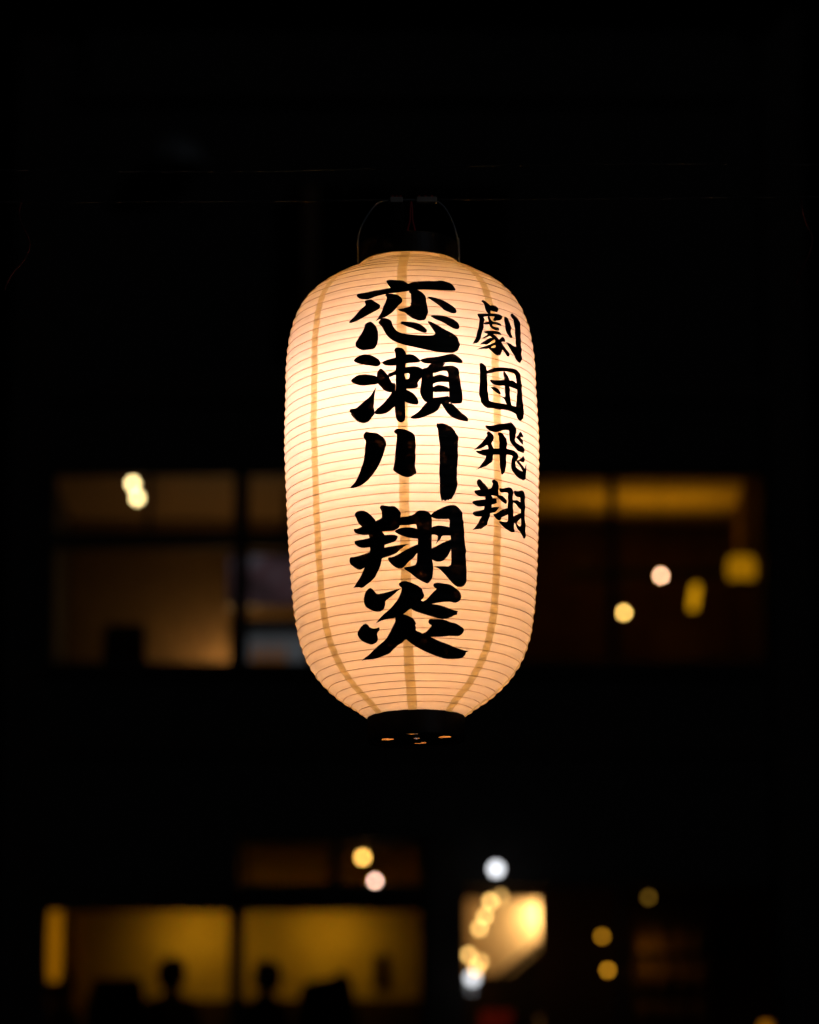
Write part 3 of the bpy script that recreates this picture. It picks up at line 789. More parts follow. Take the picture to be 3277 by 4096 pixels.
# brushed characters: outlines on the unrolled paper, (angle in 1/1000 rad, height in 1/10 mm)
INK = {
    "koi": [
        [(-203, 2160), (-187, 2177), (-144, 2172), (-68, 2160), (-41, 2144), (-19, 2115), (13, 2073), (-23, 2022), (-139, 2029), (-167, 2078), (-187, 2115)],
        [(-456, 2009), (-447, 2024), (-416, 2027), (-372, 2026), (-304, 2043), (-199, 2058), (-140, 2069), (-82, 2083), (-7, 2111), (29, 2130), (82, 2142), (235, 2153), (267, 2166), (298, 2162), (358, 2136), (385, 2098), (397, 2059), (386, 2038), (269, 2028), (158, 2031), (71, 2026), (13, 2015), (-67, 2000), (-168, 1991), (-226, 1981), (-284, 1966), (-335, 1940), (-366, 1937), (-417, 1956), (-444, 1984)],
        [(-207, 1973), (-190, 1991), (-131, 1982), (-95, 1962), (-73, 1932), (-61, 1903), (-63, 1867), (-84, 1837), (-101, 1811), (-125, 1769), (-157, 1725), (-191, 1693), (-233, 1674), (-275, 1652), (-251, 1695), (-227, 1763), (-211, 1832), (-194, 1891), (-186, 1936)],
        [(-9, 2010), (13, 2032), (67, 2024), (99, 1998), (119, 1964), (129, 1936), (133, 1851), (142, 1780), (145, 1736), (133, 1703), (125, 1665), (114, 1643), (69, 1632), (42, 1648), (15, 1664), (-15, 1697), (-42, 1737), (-70, 1751), (-87, 1763), (-98, 1785), (-66, 1787), (-25, 1799), (0, 1809), (7, 1834), (4, 1850), (11, 1867), (8, 1946), (9, 1975), (-2, 1986)],
        [(-375, 1907), (-365, 1928), (-324, 1936), (-300, 1911), (-269, 1879), (-238, 1847), (-241, 1808), (-260, 1789), (-306, 1763), (-349, 1732), (-393, 1700), (-437, 1676), (-483, 1665), (-503, 1677), (-485, 1705), (-455, 1747), (-412, 1809), (-376, 1852), (-362, 1869)],
        [(141, 1930), (161, 1940), (197, 1930), (261, 1905), (310, 1871), (352, 1831), (373, 1801), (380, 1772), (371, 1750), (340, 1742), (304, 1760), (272, 1778), (245, 1814), (208, 1861), (167, 1901)],
        [(-363, 1626), (-343, 1644), (-318, 1654), (-300, 1637), (-278, 1602), (-262, 1562), (-253, 1508), (-252, 1434), (-259, 1372), (-275, 1332), (-296, 1312), (-342, 1311), (-382, 1313), (-415, 1340), (-437, 1370), (-442, 1403), (-437, 1428), (-411, 1470), (-386, 1529), (-364, 1584)],
        [(-254, 1631), (-240, 1656), (-233, 1677), (-198, 1681), (-163, 1658), (-146, 1635), (-141, 1591), (-125, 1547), (-102, 1509), (-68, 1480), (-7, 1465), (74, 1454), (148, 1453), (179, 1459), (195, 1476), (183, 1512), (160, 1564), (134, 1615), (141, 1631), (162, 1623), (213, 1583), (274, 1535), (323, 1503), (351, 1473), (376, 1447), (383, 1400), (393, 1365), (381, 1322), (371, 1287), (326, 1257), (262, 1251), (193, 1259), (105, 1284), (25, 1315), (-49, 1341), (-103, 1369), (-150, 1410), (-184, 1463), (-201, 1507), (-222, 1573), (-243, 1608)],
        [(-86, 1609), (-70, 1613), (-67, 1627), (-6, 1621), (42, 1610), (75, 1589), (109, 1557), (129, 1526), (128, 1497), (111, 1481), (84, 1493), (51, 1514), (17, 1541), (-20, 1558), (-57, 1584)],
        [(160, 1688), (174, 1703), (223, 1706), (266, 1701), (315, 1685), (351, 1665), (379, 1639), (390, 1608), (392, 1571), (379, 1551), (350, 1552), (311, 1574), (270, 1610), (242, 1632), (201, 1653)],
    ],
    "se": [
        [(-460, 1209), (-438, 1236), (-389, 1258), (-360, 1261), (-317, 1249), (-282, 1220), (-248, 1184), (-234, 1141), (-241, 1115), (-265, 1101), (-311, 1118), (-361, 1133), (-412, 1158), (-449, 1186)],
        [(-480, 973), (-464, 995), (-419, 1023), (-368, 1024), (-318, 1009), (-269, 988), (-249, 939), (-249, 897), (-276, 888), (-325, 887), (-375, 887), (-419, 903), (-456, 929), (-475, 950)],
        [(-271, 858), (-276, 817), (-285, 756), (-287, 673), (-293, 622), (-285, 569), (-285, 538), (-303, 505), (-328, 457), (-356, 441), (-384, 442), (-417, 461), (-446, 498), (-471, 539), (-482, 567), (-477, 576), (-490, 594), (-490, 630), (-437, 625), (-404, 660), (-368, 696), (-325, 746), (-297, 794)],
        [(-129, 1276), (-120, 1307), (-103, 1316), (-69, 1307), (-53, 1287), (-40, 1255), (-35, 1234), (-38, 1109), (-52, 984), (-39, 921), (-37, 796), (-48, 724), (-48, 620), (-48, 476), (-54, 435), (-79, 414), (-101, 426), (-117, 454), (-126, 522), (-129, 594), (-122, 656), (-119, 853), (-118, 999), (-118, 1166), (-119, 1260)],
        [(-227, 1140), (-206, 1162), (-165, 1180), (-118, 1195), (-43, 1224), (-10, 1232), (17, 1223), (47, 1196), (67, 1160), (77, 1149), (63, 1128), (9, 1124), (-38, 1120), (-118, 1098), (-166, 1099), (-203, 1109)],
        [(-266, 993), (-262, 1029), (-248, 1064), (-234, 1075), (-217, 1058), (-197, 1021), (-173, 977), (-163, 940), (-147, 888), (-120, 889), (-121, 780), (-154, 777), (-188, 788), (-215, 815), (-225, 837), (-242, 865), (-256, 887), (-266, 930)],
        [(-183, 1002), (-139, 1021), (-99, 1050), (-38, 1076), (22, 1085), (56, 1076), (89, 1050), (102, 1003), (77, 940), (60, 909), (47, 883), (53, 857), (51, 834), (36, 820), (6, 814), (-40, 817), (-107, 821), (-106, 914), (-39, 926), (-16, 929), (-11, 1002), (-52, 995), (-99, 989), (-133, 979), (-167, 956)],
        [(-151, 782), (-100, 810), (-61, 787), (-75, 704), (-108, 629), (-142, 590), (-169, 556), (-200, 533), (-237, 524), (-278, 532), (-288, 559), (-267, 588), (-236, 625), (-202, 673), (-168, 732)],
        [(-54, 786), (-34, 801), (-1, 776), (28, 737), (48, 685), (54, 649), (45, 621), (17, 624), (-16, 635), (-49, 656), (-61, 704)],
        [(70, 1155), (84, 1170), (131, 1190), (199, 1201), (255, 1220), (297, 1243), (333, 1249), (361, 1234), (390, 1206), (411, 1176), (407, 1146), (381, 1140), (324, 1146), (274, 1137), (205, 1123), (144, 1114), (96, 1120)],
        [(150, 1120), (267, 1133), (253, 1090), (204, 1060), (169, 1016), (101, 982), (82, 1024), (92, 1056), (126, 1067)],
        [(82, 1024), (109, 1061), (169, 1027), (170, 953), (167, 849), (166, 703), (164, 651), (110, 650), (91, 675), (75, 716), (64, 768), (71, 846), (79, 919), (79, 951)],
        [(163, 1026), (190, 1059), (256, 1095), (323, 1107), (351, 1095), (374, 1071), (378, 1014), (384, 931), (392, 838), (401, 756), (397, 693), (389, 661), (349, 651), (290, 644), (290, 738), (292, 879), (288, 920), (286, 1035), (238, 1033), (172, 997)],
        [(161, 953), (189, 977), (223, 991), (258, 980), (289, 967), (298, 905), (249, 901), (201, 895), (167, 875)],
        [(160, 828), (187, 855), (214, 865), (255, 855), (293, 832), (295, 785), (247, 781), (159, 773)],
        [(158, 703), (219, 717), (295, 741), (300, 651), (231, 632), (164, 651)],
        [(107, 644), (137, 661), (191, 663), (228, 632), (214, 602), (200, 560), (169, 528), (122, 495), (62, 459), (15, 452), (-10, 463), (-5, 483), (23, 507), (56, 546), (83, 592)],
        [(224, 644), (314, 652), (348, 594), (390, 547), (426, 511), (441, 482), (440, 449), (404, 451), (368, 457), (333, 470), (305, 486), (278, 525), (251, 579)],
    ],
    "kawa": [
        [(-381, 299), (-368, 327), (-354, 341), (-329, 327), (-270, 310), (-247, 285), (-213, 243), (-200, 204), (-198, 163), (-205, 133), (-212, 98), (-226, 39), (-244, -20), (-262, -79), (-287, -127), (-313, -180), (-345, -226), (-382, -266), (-419, -291), (-464, -305), (-502, -298), (-490, -278), (-459, -238), (-435, -186), (-408, -99), (-385, -11), (-372, 78), (-367, 159), (-359, 229), (-373, 257)],
        [(-140, 316), (-128, 337), (-111, 346), (-65, 341), (-26, 319), (7, 288), (23, 255), (26, 166), (27, 125), (21, 44), (26, 13), (18, -98), (25, -139), (29, -185), (9, -199), (-11, -219), (-41, -228), (-75, -215), (-111, -184), (-134, -161), (-151, -136), (-147, -106), (-140, -71), (-132, 50), (-124, 141), (-117, 232), (-116, 278), (-132, 293)],
        [(186, 382), (191, 408), (205, 404), (229, 411), (263, 400), (304, 369), (328, 337), (342, 298), (356, 269), (363, 239), (355, 192), (355, 80), (357, 24), (349, -83), (344, -226), (351, -302), (338, -369), (317, -431), (299, -478), (285, -474), (274, -490), (264, -481), (250, -502), (233, -483), (222, -507), (212, -449), (206, -389), (208, -297), (204, -186), (208, -34), (208, 68), (213, 129), (206, 200), (200, 271), (199, 337), (189, 362)],
    ],
    "sho": [
        [(-471, -611), (-455, -583), (-421, -574), (-388, -581), (-356, -609), (-332, -642), (-311, -680), (-294, -713), (-292, -783), (-357, -805), (-407, -768), (-433, -733), (-450, -695), (-461, -648)],
        [(-262, -565), (-253, -541), (-239, -536), (-191, -552), (-150, -553), (-130, -572), (-107, -609), (-95, -640), (-99, -675), (-106, -790), (-119, -814), (-147, -837), (-188, -839), (-247, -839), (-300, -823), (-312, -741), (-291, -708), (-248, -688), (-245, -648), (-247, -602)],
        [(-485, -790), (-479, -776), (-453, -783), (-422, -765), (-400, -759), (-327, -759), (-292, -773), (-294, -874), (-358, -865), (-402, -864), (-447, -842), (-473, -823)],
        [(-355, -735), (-256, -747), (-247, -844), (-224, -886), (-230, -1025), (-254, -1148), (-266, -1216), (-286, -1284), (-321, -1364), (-356, -1405), (-387, -1430), (-431, -1466), (-465, -1451), (-513, -1450), (-487, -1416), (-452, -1352), (-423, -1296), (-402, -1229), (-374, -1163), (-353, -1076), (-351, -1007), (-352, -906), (-358, -860)],
        [(-482, -917), (-441, -913), (-396, -910), (-352, -901), (-294, -884), (-217, -882), (-162, -883), (-134, -893), (-123, -904), (-130, -939), (-149, -967), (-184, -980), (-226, -996), (-297, -1003), (-351, -1009), (-414, -1010), (-455, -986), (-477, -953)],
        [(-535, -1133), (-527, -1099), (-501, -1099), (-470, -1099), (-409, -1084), (-353, -1067), (-298, -1043), (-227, -1026), (-157, -1012), (-88, -1001), (-37, -998), (-68, -1017), (-92, -1046), (-113, -1064), (-131, -1093), (-176, -1120), (-222, -1136), (-254, -1148), (-316, -1201), (-398, -1230), (-437, -1256), (-464, -1250), (-498, -1215), (-528, -1174)],
        [(-118, -719), (-97, -682), (-57, -682), (4, -658), (18, -639), (41, -614), (92, -614), (119, -633), (142, -668), (144, -764), (141, -884), (140, -1054), (140, -1163), (153, -1252), (148, -1362), (139, -1401), (114, -1446), (100, -1451), (69, -1432), (24, -1397), (-10, -1357), (-34, -1326), (-82, -1280), (-78, -1260), (-23, -1254), (20, -1233), (25, -1104), (34, -945), (24, -804), (20, -769), (-51, -782), (-92, -778), (-126, -789)],
        [(-149, -847), (-126, -824), (-92, -809), (-45, -805), (-4, -811), (29, -825), (49, -885), (42, -943), (-6, -934), (-53, -921), (-100, -895), (-134, -868)],
        [(-208, -1142), (-166, -1140), (-124, -1113), (-82, -1081), (-27, -1038), (34, -1000), (68, -1025), (47, -1075), (25, -1099), (-1, -1153), (-43, -1202), (-71, -1246), (-84, -1265), (-113, -1283), (-154, -1256), (-182, -1219), (-202, -1182)],
        [(132, -663), (167, -622), (222, -579), (277, -544), (327, -538), (356, -564), (377, -597), (390, -631), (392, -686), (399, -746), (405, -836), (407, -916), (415, -1005), (423, -1055), (417, -1105), (424, -1204), (429, -1293), (430, -1383), (424, -1433), (401, -1470), (375, -1479), (345, -1475), (311, -1443), (278, -1396), (241, -1338), (213, -1300), (192, -1276), (148, -1258), (192, -1249), (295, -1251), (297, -1146), (294, -1046), (294, -936), (291, -897), (280, -797), (285, -701), (242, -709), (187, -712), (146, -695)],
        [(138, -809), (165, -793), (200, -782), (242, -788), (291, -801), (305, -896), (234, -897), (220, -906), (210, -942), (192, -967), (171, -1003), (185, -953), (189, -899), (158, -889), (134, -894)],
        [(133, -1054), (164, -1033), (220, -986), (262, -959), (305, -931), (312, -1015), (294, -1046), (284, -1087), (266, -1138), (237, -1180), (213, -1198), (181, -1202), (150, -1188), (133, -1163)],
    ],
    "en": [
        [(-427, -1584), (-415, -1536), (-394, -1495), (-366, -1471), (-344, -1488), (-327, -1518), (-308, -1551), (-247, -1541), (-189, -1526), (-139, -1507), (-103, -1502), (-139, -1529), (-169, -1566), (-206, -1603), (-240, -1632), (-245, -1682), (-256, -1720), (-278, -1743), (-309, -1749), (-346, -1736), (-383, -1709), (-412, -1684), (-426, -1643)],
        [(-127, -1447), (-102, -1423), (-74, -1417), (-39, -1431), (2, -1457), (41, -1487), (61, -1516), (68, -1550), (80, -1584), (72, -1614), (50, -1640), (68, -1653), (86, -1643), (79, -1687), (7, -1715), (-37, -1729), (-92, -1789), (-171, -1828), (-215, -1830), (-277, -1844), (-337, -1871), (-311, -1836), (-257, -1773), (-203, -1725), (-172, -1678), (-135, -1622), (-111, -1550), (-98, -1497), (-120, -1477)],
        [(149, -1471), (160, -1446), (188, -1438), (235, -1446), (282, -1451), (315, -1473), (338, -1496), (365, -1518), (385, -1551), (390, -1590), (379, -1625), (361, -1646), (335, -1660), (300, -1648), (237, -1654), (187, -1664), (140, -1681), (79, -1692), (68, -1653), (104, -1623), (132, -1574), (178, -1510), (160, -1495)],
        [(-37, -1729), (7, -1657), (79, -1667), (143, -1681), (201, -1689), (261, -1711), (314, -1737), (365, -1748), (358, -1765), (361, -1787), (332, -1796), (303, -1824), (243, -1845), (190, -1836), (123, -1812), (49, -1783), (-1, -1759)],
        [(-527, -1976), (-515, -1940), (-483, -1897), (-454, -1872), (-429, -1865), (-410, -1882), (-398, -1912), (-363, -1928), (-331, -1924), (-310, -1915), (-309, -1945), (-327, -1967), (-342, -1991), (-335, -2018), (-340, -2059), (-368, -2084), (-408, -2097), (-444, -2081), (-483, -2053), (-515, -2016)],
        [(-167, -1824), (-139, -1787), (-92, -1789), (-53, -1810), (-13, -1840), (12, -1902), (-1, -1908), (8, -1934), (4, -1972), (50, -1991), (81, -2028), (3, -2083), (-86, -2058), (-116, -2098), (-153, -2114), (-203, -2156), (-246, -2199), (-306, -2217), (-373, -2234), (-441, -2243), (-517, -2237), (-555, -2244), (-521, -2223), (-455, -2194), (-387, -2142), (-319, -2093), (-264, -2052), (-226, -1989), (-186, -1908), (-165, -1862)],
        [(112, -1883), (119, -1843), (190, -1844), (243, -1846), (298, -1872), (353, -1883), (396, -1908), (426, -1929), (438, -1956), (429, -1990), (399, -2016), (366, -2020), (293, -2023), (237, -2033), (143, -2039), (58, -2047), (27, -1991), (61, -2005), (95, -1986), (118, -1958), (143, -1914), (124, -1902)],
        [(-86, -2058), (-58, -2008), (4, -1972), (80, -2019), (139, -2039), (192, -2068), (242, -2090), (302, -2110), (365, -2134), (430, -2152), (488, -2163), (525, -2166), (498, -2182), (505, -2198), (480, -2233), (446, -2249), (364, -2259), (295, -2260), (216, -2238), (136, -2209), (76, -2183), (18, -2147), (-37, -2109)],
    ],
    "geki": [
        [(626, 1948), (635, 1965), (648, 1973), (666, 1970), (686, 1953), (705, 1932), (710, 1920), (713, 1898), (710, 1847), (702, 1817), (682, 1807), (666, 1808), (654, 1838), (651, 1881), (644, 1925), (635, 1939)],
        [(706, 1910), (739, 1931), (770, 1934), (793, 1921), (807, 1889), (792, 1868), (784, 1849), (749, 1850), (711, 1850), (699, 1866)],
        [(566, 1765), (570, 1780), (592, 1786), (663, 1802), (682, 1809), (741, 1825), (791, 1832), (822, 1827), (836, 1810), (831, 1784), (807, 1760), (769, 1744), (738, 1727), (720, 1735), (732, 1757), (745, 1786), (716, 1783), (678, 1774), (627, 1755), (604, 1738), (575, 1743)],
        [(566, 1762), (590, 1773), (627, 1755), (628, 1733), (633, 1718), (622, 1694), (616, 1643), (616, 1619), (603, 1587), (594, 1542), (584, 1502), (573, 1463), (557, 1425), (541, 1409), (499, 1393), (509, 1411), (526, 1453), (540, 1504), (555, 1576), (569, 1633), (577, 1689), (580, 1722)],
        [(666, 1770), (690, 1776), (694, 1750), (703, 1725), (714, 1717), (706, 1682), (708, 1659), (740, 1654), (775, 1661), (780, 1638), (772, 1614), (741, 1611), (709, 1618), (687, 1634), (674, 1663), (669, 1705)],
        [(619, 1679), (653, 1696), (708, 1711), (752, 1722), (782, 1720), (801, 1709), (807, 1687), (777, 1683), (744, 1687), (705, 1680), (668, 1667), (619, 1655)],
        [(608, 1564), (639, 1580), (707, 1599), (755, 1607), (779, 1600), (799, 1574), (776, 1568), (742, 1566), (704, 1558), (680, 1536), (662, 1521), (639, 1502), (613, 1482), (588, 1477), (614, 1504), (640, 1529), (652, 1548), (629, 1550)],
        [(658, 1530), (686, 1559), (718, 1556), (740, 1541), (762, 1515), (776, 1503), (785, 1485), (803, 1447), (796, 1393), (785, 1358), (774, 1320), (745, 1305), (717, 1313), (686, 1337), (647, 1369), (644, 1389), (670, 1390), (687, 1387), (715, 1394), (727, 1410), (723, 1430), (718, 1466), (721, 1488), (705, 1494), (684, 1521)],
        [(569, 1399), (590, 1430), (620, 1458), (656, 1493), (679, 1509), (710, 1506), (709, 1490), (686, 1468), (662, 1436), (631, 1408), (610, 1413), (585, 1405)],
        [(537, 1332), (568, 1357), (601, 1380), (629, 1399), (662, 1420), (698, 1445), (727, 1468), (736, 1455), (725, 1431), (697, 1413), (670, 1385), (634, 1358), (600, 1353), (567, 1343)],
        [(772, 1515), (793, 1538), (802, 1552), (820, 1554), (835, 1542), (841, 1517), (832, 1498), (805, 1491), (780, 1478), (756, 1476), (757, 1498)],
        [(775, 1482), (794, 1471), (823, 1437), (848, 1413), (869, 1390), (881, 1352), (875, 1332), (850, 1329), (825, 1359), (801, 1386), (781, 1399)],
        [(857, 1819), (878, 1821), (898, 1816), (917, 1789), (932, 1757), (940, 1713), (924, 1667), (924, 1624), (932, 1594), (920, 1569), (897, 1569), (877, 1592), (861, 1620), (854, 1655), (849, 1697), (854, 1737), (852, 1779)],
        [(955, 1871), (970, 1890), (995, 1905), (1018, 1891), (1063, 1879), (1084, 1860), (1098, 1827), (1101, 1795), (1084, 1707), (1066, 1620), (1063, 1522), (1066, 1481), (1057, 1414), (1064, 1379), (1049, 1337), (1023, 1301), (996, 1305), (965, 1324), (942, 1358), (914, 1402), (888, 1441), (857, 1474), (840, 1501), (875, 1501), (908, 1496), (930, 1479), (954, 1479), (977, 1487), (978, 1562), (979, 1643), (987, 1727), (986, 1808), (969, 1835), (957, 1853)],
    ],
    "dan": [
        [(556, 1161), (565, 1173), (578, 1183), (594, 1174), (612, 1152), (624, 1123), (629, 1087), (625, 1049), (627, 971), (627, 866), (629, 799), (636, 758), (634, 737), (665, 731), (718, 731), (814, 740), (882, 747), (945, 748), (981, 738), (970, 651), (934, 653), (895, 664), (836, 668), (772, 664), (743, 651), (698, 650), (672, 654), (621, 643), (600, 652), (580, 668), (557, 700), (555, 726), (557, 742), (542, 791), (542, 807), (549, 866), (555, 956), (557, 1035), (561, 1099)],
        [(623, 1091), (645, 1109), (680, 1136), (736, 1161), (789, 1180), (851, 1190), (906, 1205), (948, 1207), (988, 1205), (1011, 1189), (1030, 1172), (1033, 1114), (1040, 1064), (1039, 958), (1045, 854), (1048, 787), (1057, 737), (1045, 680), (1042, 638), (1014, 613), (993, 589), (968, 587), (944, 606), (934, 640), (942, 689), (939, 751), (950, 849), (963, 948), (960, 1042), (958, 1116), (944, 1138), (904, 1151), (844, 1143), (782, 1126), (724, 1108), (683, 1084), (647, 1068), (626, 1057)],
        [(797, 1130), (817, 1133), (837, 1110), (862, 1080), (871, 1046), (864, 970), (866, 913), (869, 866), (866, 808), (882, 744), (819, 739), (810, 765), (791, 797), (768, 809), (731, 831), (759, 822), (787, 817), (805, 824), (811, 850), (806, 896), (806, 956), (805, 1037), (800, 1094)],
        [(651, 982), (662, 998), (693, 998), (753, 1014), (802, 1028), (870, 1041), (899, 1053), (927, 1048), (959, 1031), (980, 1017), (976, 963), (933, 960), (877, 966), (855, 965), (804, 961), (750, 943), (704, 939), (677, 949), (661, 966)],
        [(653, 904), (689, 915), (716, 911), (739, 898), (752, 878), (763, 857), (752, 842), (732, 842), (705, 858), (679, 878)],
    ],
    "hi": [
        [(594, 433), (609, 437), (646, 441), (677, 453), (721, 476), (782, 497), (837, 523), (859, 536), (877, 537), (899, 519), (918, 494), (932, 467), (936, 432), (923, 412), (917, 379), (914, 347), (919, 328), (937, 313), (970, 302), (1002, 299), (1022, 300), (1039, 287), (1050, 259), (1046, 222), (1002, 218), (946, 222), (905, 246), (872, 273), (853, 309), (843, 348), (838, 388), (844, 431), (816, 431), (776, 418), (739, 396), (702, 378), (667, 370), (633, 377), (608, 395), (596, 413)],
        [(922, 376), (946, 398), (967, 426), (977, 452), (991, 464), (1013, 450), (1036, 426), (1026, 405), (983, 391), (1002, 379), (1025, 366), (1032, 342), (1035, 320), (1015, 321), (989, 334), (958, 355), (934, 364)],
        [(605, 345), (614, 363), (627, 368), (642, 361), (663, 345), (676, 329), (678, 296), (667, 268), (650, 236), (658, 215), (675, 178), (667, 161), (624, 152), (620, 171), (616, 201), (608, 205), (583, 179), (555, 156), (524, 141), (480, 117), (497, 136), (528, 180), (559, 221), (583, 267), (604, 301), (614, 324)],
        [(504, 114), (520, 123), (539, 123), (563, 137), (616, 158), (675, 178), (734, 194), (805, 209), (856, 210), (900, 211), (928, 201), (952, 183), (958, 153), (949, 120), (934, 100), (920, 80), (917, 49), (923, 24), (947, 11), (984, 1), (1030, -1), (1044, 34), (1058, 60), (1088, 108), (1077, 55), (1087, -4), (1074, -65), (1045, -105), (991, -106), (941, -94), (900, -64), (873, -26), (862, 23), (865, 65), (875, 109), (883, 137), (856, 143), (810, 138), (734, 118), (671, 104), (603, 73), (575, 73), (551, 82), (524, 92)],
        [(931, 104), (958, 112), (983, 94), (1016, 72), (1044, 40), (1051, 6), (1023, 2), (990, 34), (959, 60), (934, 87)],
        [(952, 108), (977, 130), (1009, 163), (1036, 190), (1050, 166), (1054, 136), (1040, 111), (1009, 104), (977, 105)],
        [(710, 361), (725, 377), (739, 383), (762, 376), (786, 353), (810, 329), (816, 320), (815, 248), (813, 206), (810, 133), (805, 65), (808, 9), (798, -45), (781, -90), (759, -118), (747, -88), (740, -43), (734, 22), (731, 98), (731, 201), (727, 277), (727, 334)],
        [(601, 81), (669, 105), (664, 58), (660, 16), (628, -16), (599, -48), (579, -59), (543, -83), (507, -104), (527, -81), (551, -41), (579, 10), (595, 54)],
    ],
    "shou_small": [
        [(513, -247), (519, -226), (530, -212), (546, -210), (558, -225), (574, -247), (590, -260), (603, -283), (624, -312), (607, -338), (558, -342), (540, -319), (522, -292), (515, -273)],
        [(654, -212), (662, -196), (677, -188), (693, -196), (713, -204), (722, -228), (727, -258), (720, -290), (716, -301), (729, -344), (727, -365), (702, -378), (645, -377), (607, -389), (590, -336), (624, -310), (641, -304), (658, -272), (667, -240), (658, -226)],
        [(493, -362), (499, -347), (515, -341), (542, -330), (590, -321), (641, -316), (641, -383), (586, -402), (554, -413), (530, -412), (507, -391), (495, -377)],
        [(586, -377), (641, -367), (662, -409), (654, -492), (641, -586), (633, -638), (621, -681), (606, -737), (583, -758), (557, -788), (531, -792), (476, -810), (496, -782), (519, -738), (537, -695), (559, -643), (579, -562), (583, -515), (593, -437)],
        [(473, -489), (484, -473), (511, -461), (550, -450), (595, -436), (658, -415), (684, -410), (704, -416), (703, -436), (709, -450), (698, -465), (667, -482), (624, -503), (583, -520), (530, -534), (507, -527), (487, -513), (476, -502)],
        [(474, -621), (482, -602), (499, -592), (534, -579), (583, -556), (641, -525), (694, -507), (718, -502), (731, -490), (719, -519), (703, -553), (676, -576), (641, -588), (599, -619), (559, -643), (523, -650), (499, -647), (482, -635)],
        [(728, -298), (734, -274), (767, -274), (806, -255), (839, -241), (868, -241), (882, -256), (895, -278), (890, -320), (888, -388), (892, -489), (896, -565), (911, -627), (909, -689), (907, -725), (916, -749), (896, -758), (868, -763), (830, -749), (795, -737), (760, -709), (727, -670), (745, -661), (779, -661), (829, -652), (828, -566), (822, -491), (827, -429), (829, -356), (831, -310), (796, -313), (752, -326), (736, -314)],
        [(702, -375), (725, -360), (757, -358), (781, -368), (801, -389), (817, -426), (807, -449), (782, -439), (753, -425), (734, -409), (716, -398)],
        [(667, -596), (694, -586), (717, -566), (749, -531), (787, -509), (832, -483), (849, -525), (828, -566), (783, -597), (750, -620), (752, -629), (741, -657), (713, -653), (690, -637), (674, -615)],
        [(893, -279), (912, -258), (930, -261), (966, -251), (1004, -231), (1028, -228), (1046, -241), (1060, -267), (1065, -312), (1064, -405), (1070, -434), (1060, -479), (1061, -550), (1074, -608), (1081, -653), (1077, -710), (1087, -754), (1071, -786), (1045, -788), (1027, -765), (986, -736), (947, -695), (926, -649), (947, -644), (972, -663), (1001, -660), (1002, -567), (991, -514), (1000, -460), (989, -375), (992, -321), (954, -329), (919, -323), (901, -302)],
        [(885, -383), (913, -375), (942, -364), (967, -369), (993, -380), (1040, -402), (1041, -448), (1000, -462), (962, -450), (937, -426), (908, -411), (885, -406)],
        [(887, -577), (915, -555), (951, -530), (1001, -496), (1042, -499), (1029, -539), (996, -569), (958, -605), (940, -630), (944, -655), (926, -654), (911, -643), (888, -643)],
    ],
}

KANJI = {'koi': '恋', 'se': '瀬', 'kawa': '川', 'sho': '翔', 'en': '炎', 'geki': '劇', 'dan': '団', 'hi': '飛', 'shou_small': '翔'}
def soften(p, q=.22):
    out = []
    n = len(p)
    for i in range(n):
        a, b, c = Vector(p[i - 1]), Vector(p[i]), Vector(p[(i + 1) % n])
        u, v = (a - b), (c - b)
        if u.length < 1e-6 or v.length < 1e-6:
            out.append(tuple(b)); continue
        if u.angle(v) < R(75):                 # a brush tip stays sharp
            out.append(tuple(b))
        else:
            out += [tuple(b + u * q), tuple(b + v * q)]
    return out
for name, strokes in INK.items():
    mb = MB()
    small = name in ('geki', 'dan', 'hi', 'shou_small')
    for k, st in enumerate(strokes):
        p = soften([(a * .001 * .148, h * .0001) for a, h in st])   # to metres on the unrolled sheet
        # a slightly dry, uneven brush edge
        q = []
        for i in range(len(p)):
            a, b = Vector(p[i]), Vector(p[(i + 1) % len(p)])
            m = max(1, int((b - a).length / .004))
            for j in range(m):
                c = a + (b - a) * j / m
                if m > 1 and j:
                    c += Vector((random.uniform(-1, 1), random.uniform(-1, 1))) * .00022
                q.append(c)
        xs = [v.x for v in q]; ys = [v.y for v in q]
        pts = list(q)
        g = .0028
        x = min(xs)
        while x < max(xs):
            y = min(ys)
            while y < max(ys):
                pts.append(Vector((x + random.uniform(-.0002, .0002), y + random.uniform(-.0002, .0002)))); y += g
            x += g
        vo, eo, fo, *_ = delaunay_2d_cdt(pts, [], [list(range(len(q)))], 1, 1e-6)
        base = len(mb.v)
        for v in vo:
            h = max(HK[0] + .002, min(HK[-1] - .002, v.y))
            hh, r, nr, nh, dip = surf(arc_of(h))
            off = dip + .00098 + k * .00002
            mb.v.append(place(v.x / .148, hh + nh * off, r + nr * off))
        mb.f += [tuple(base + i for i in f_) for f_ in fo]
    o = mb.build('ink_character', 'ink', lantern, smooth=True)
    o['label'] = 'black brushed character ' + KANJI[name] + (' in the small right column' if small else ' in the large middle column')

# caps, bulb, bail
hb, rb = HK[0], RK[0]
ht, rt = HK[-1], RK[-1]
MB().lathe([(rb - .0035, -.0262), (rb + .0008, -.0262), (rb + .0012, -.025), (rb + .0012, .0022), (rb - .0002, .0032), (rb - .0032, .0032)], 72, (0, 0, hb), False).build('bottom_cap', 'lacquer', lantern, smooth=False)
MB().lathe([(rb - .0036, .003), (rb - .0036, -.0225)], 72, (0, 0, hb), False).build('cap_lining', 'bare_wood', lantern)
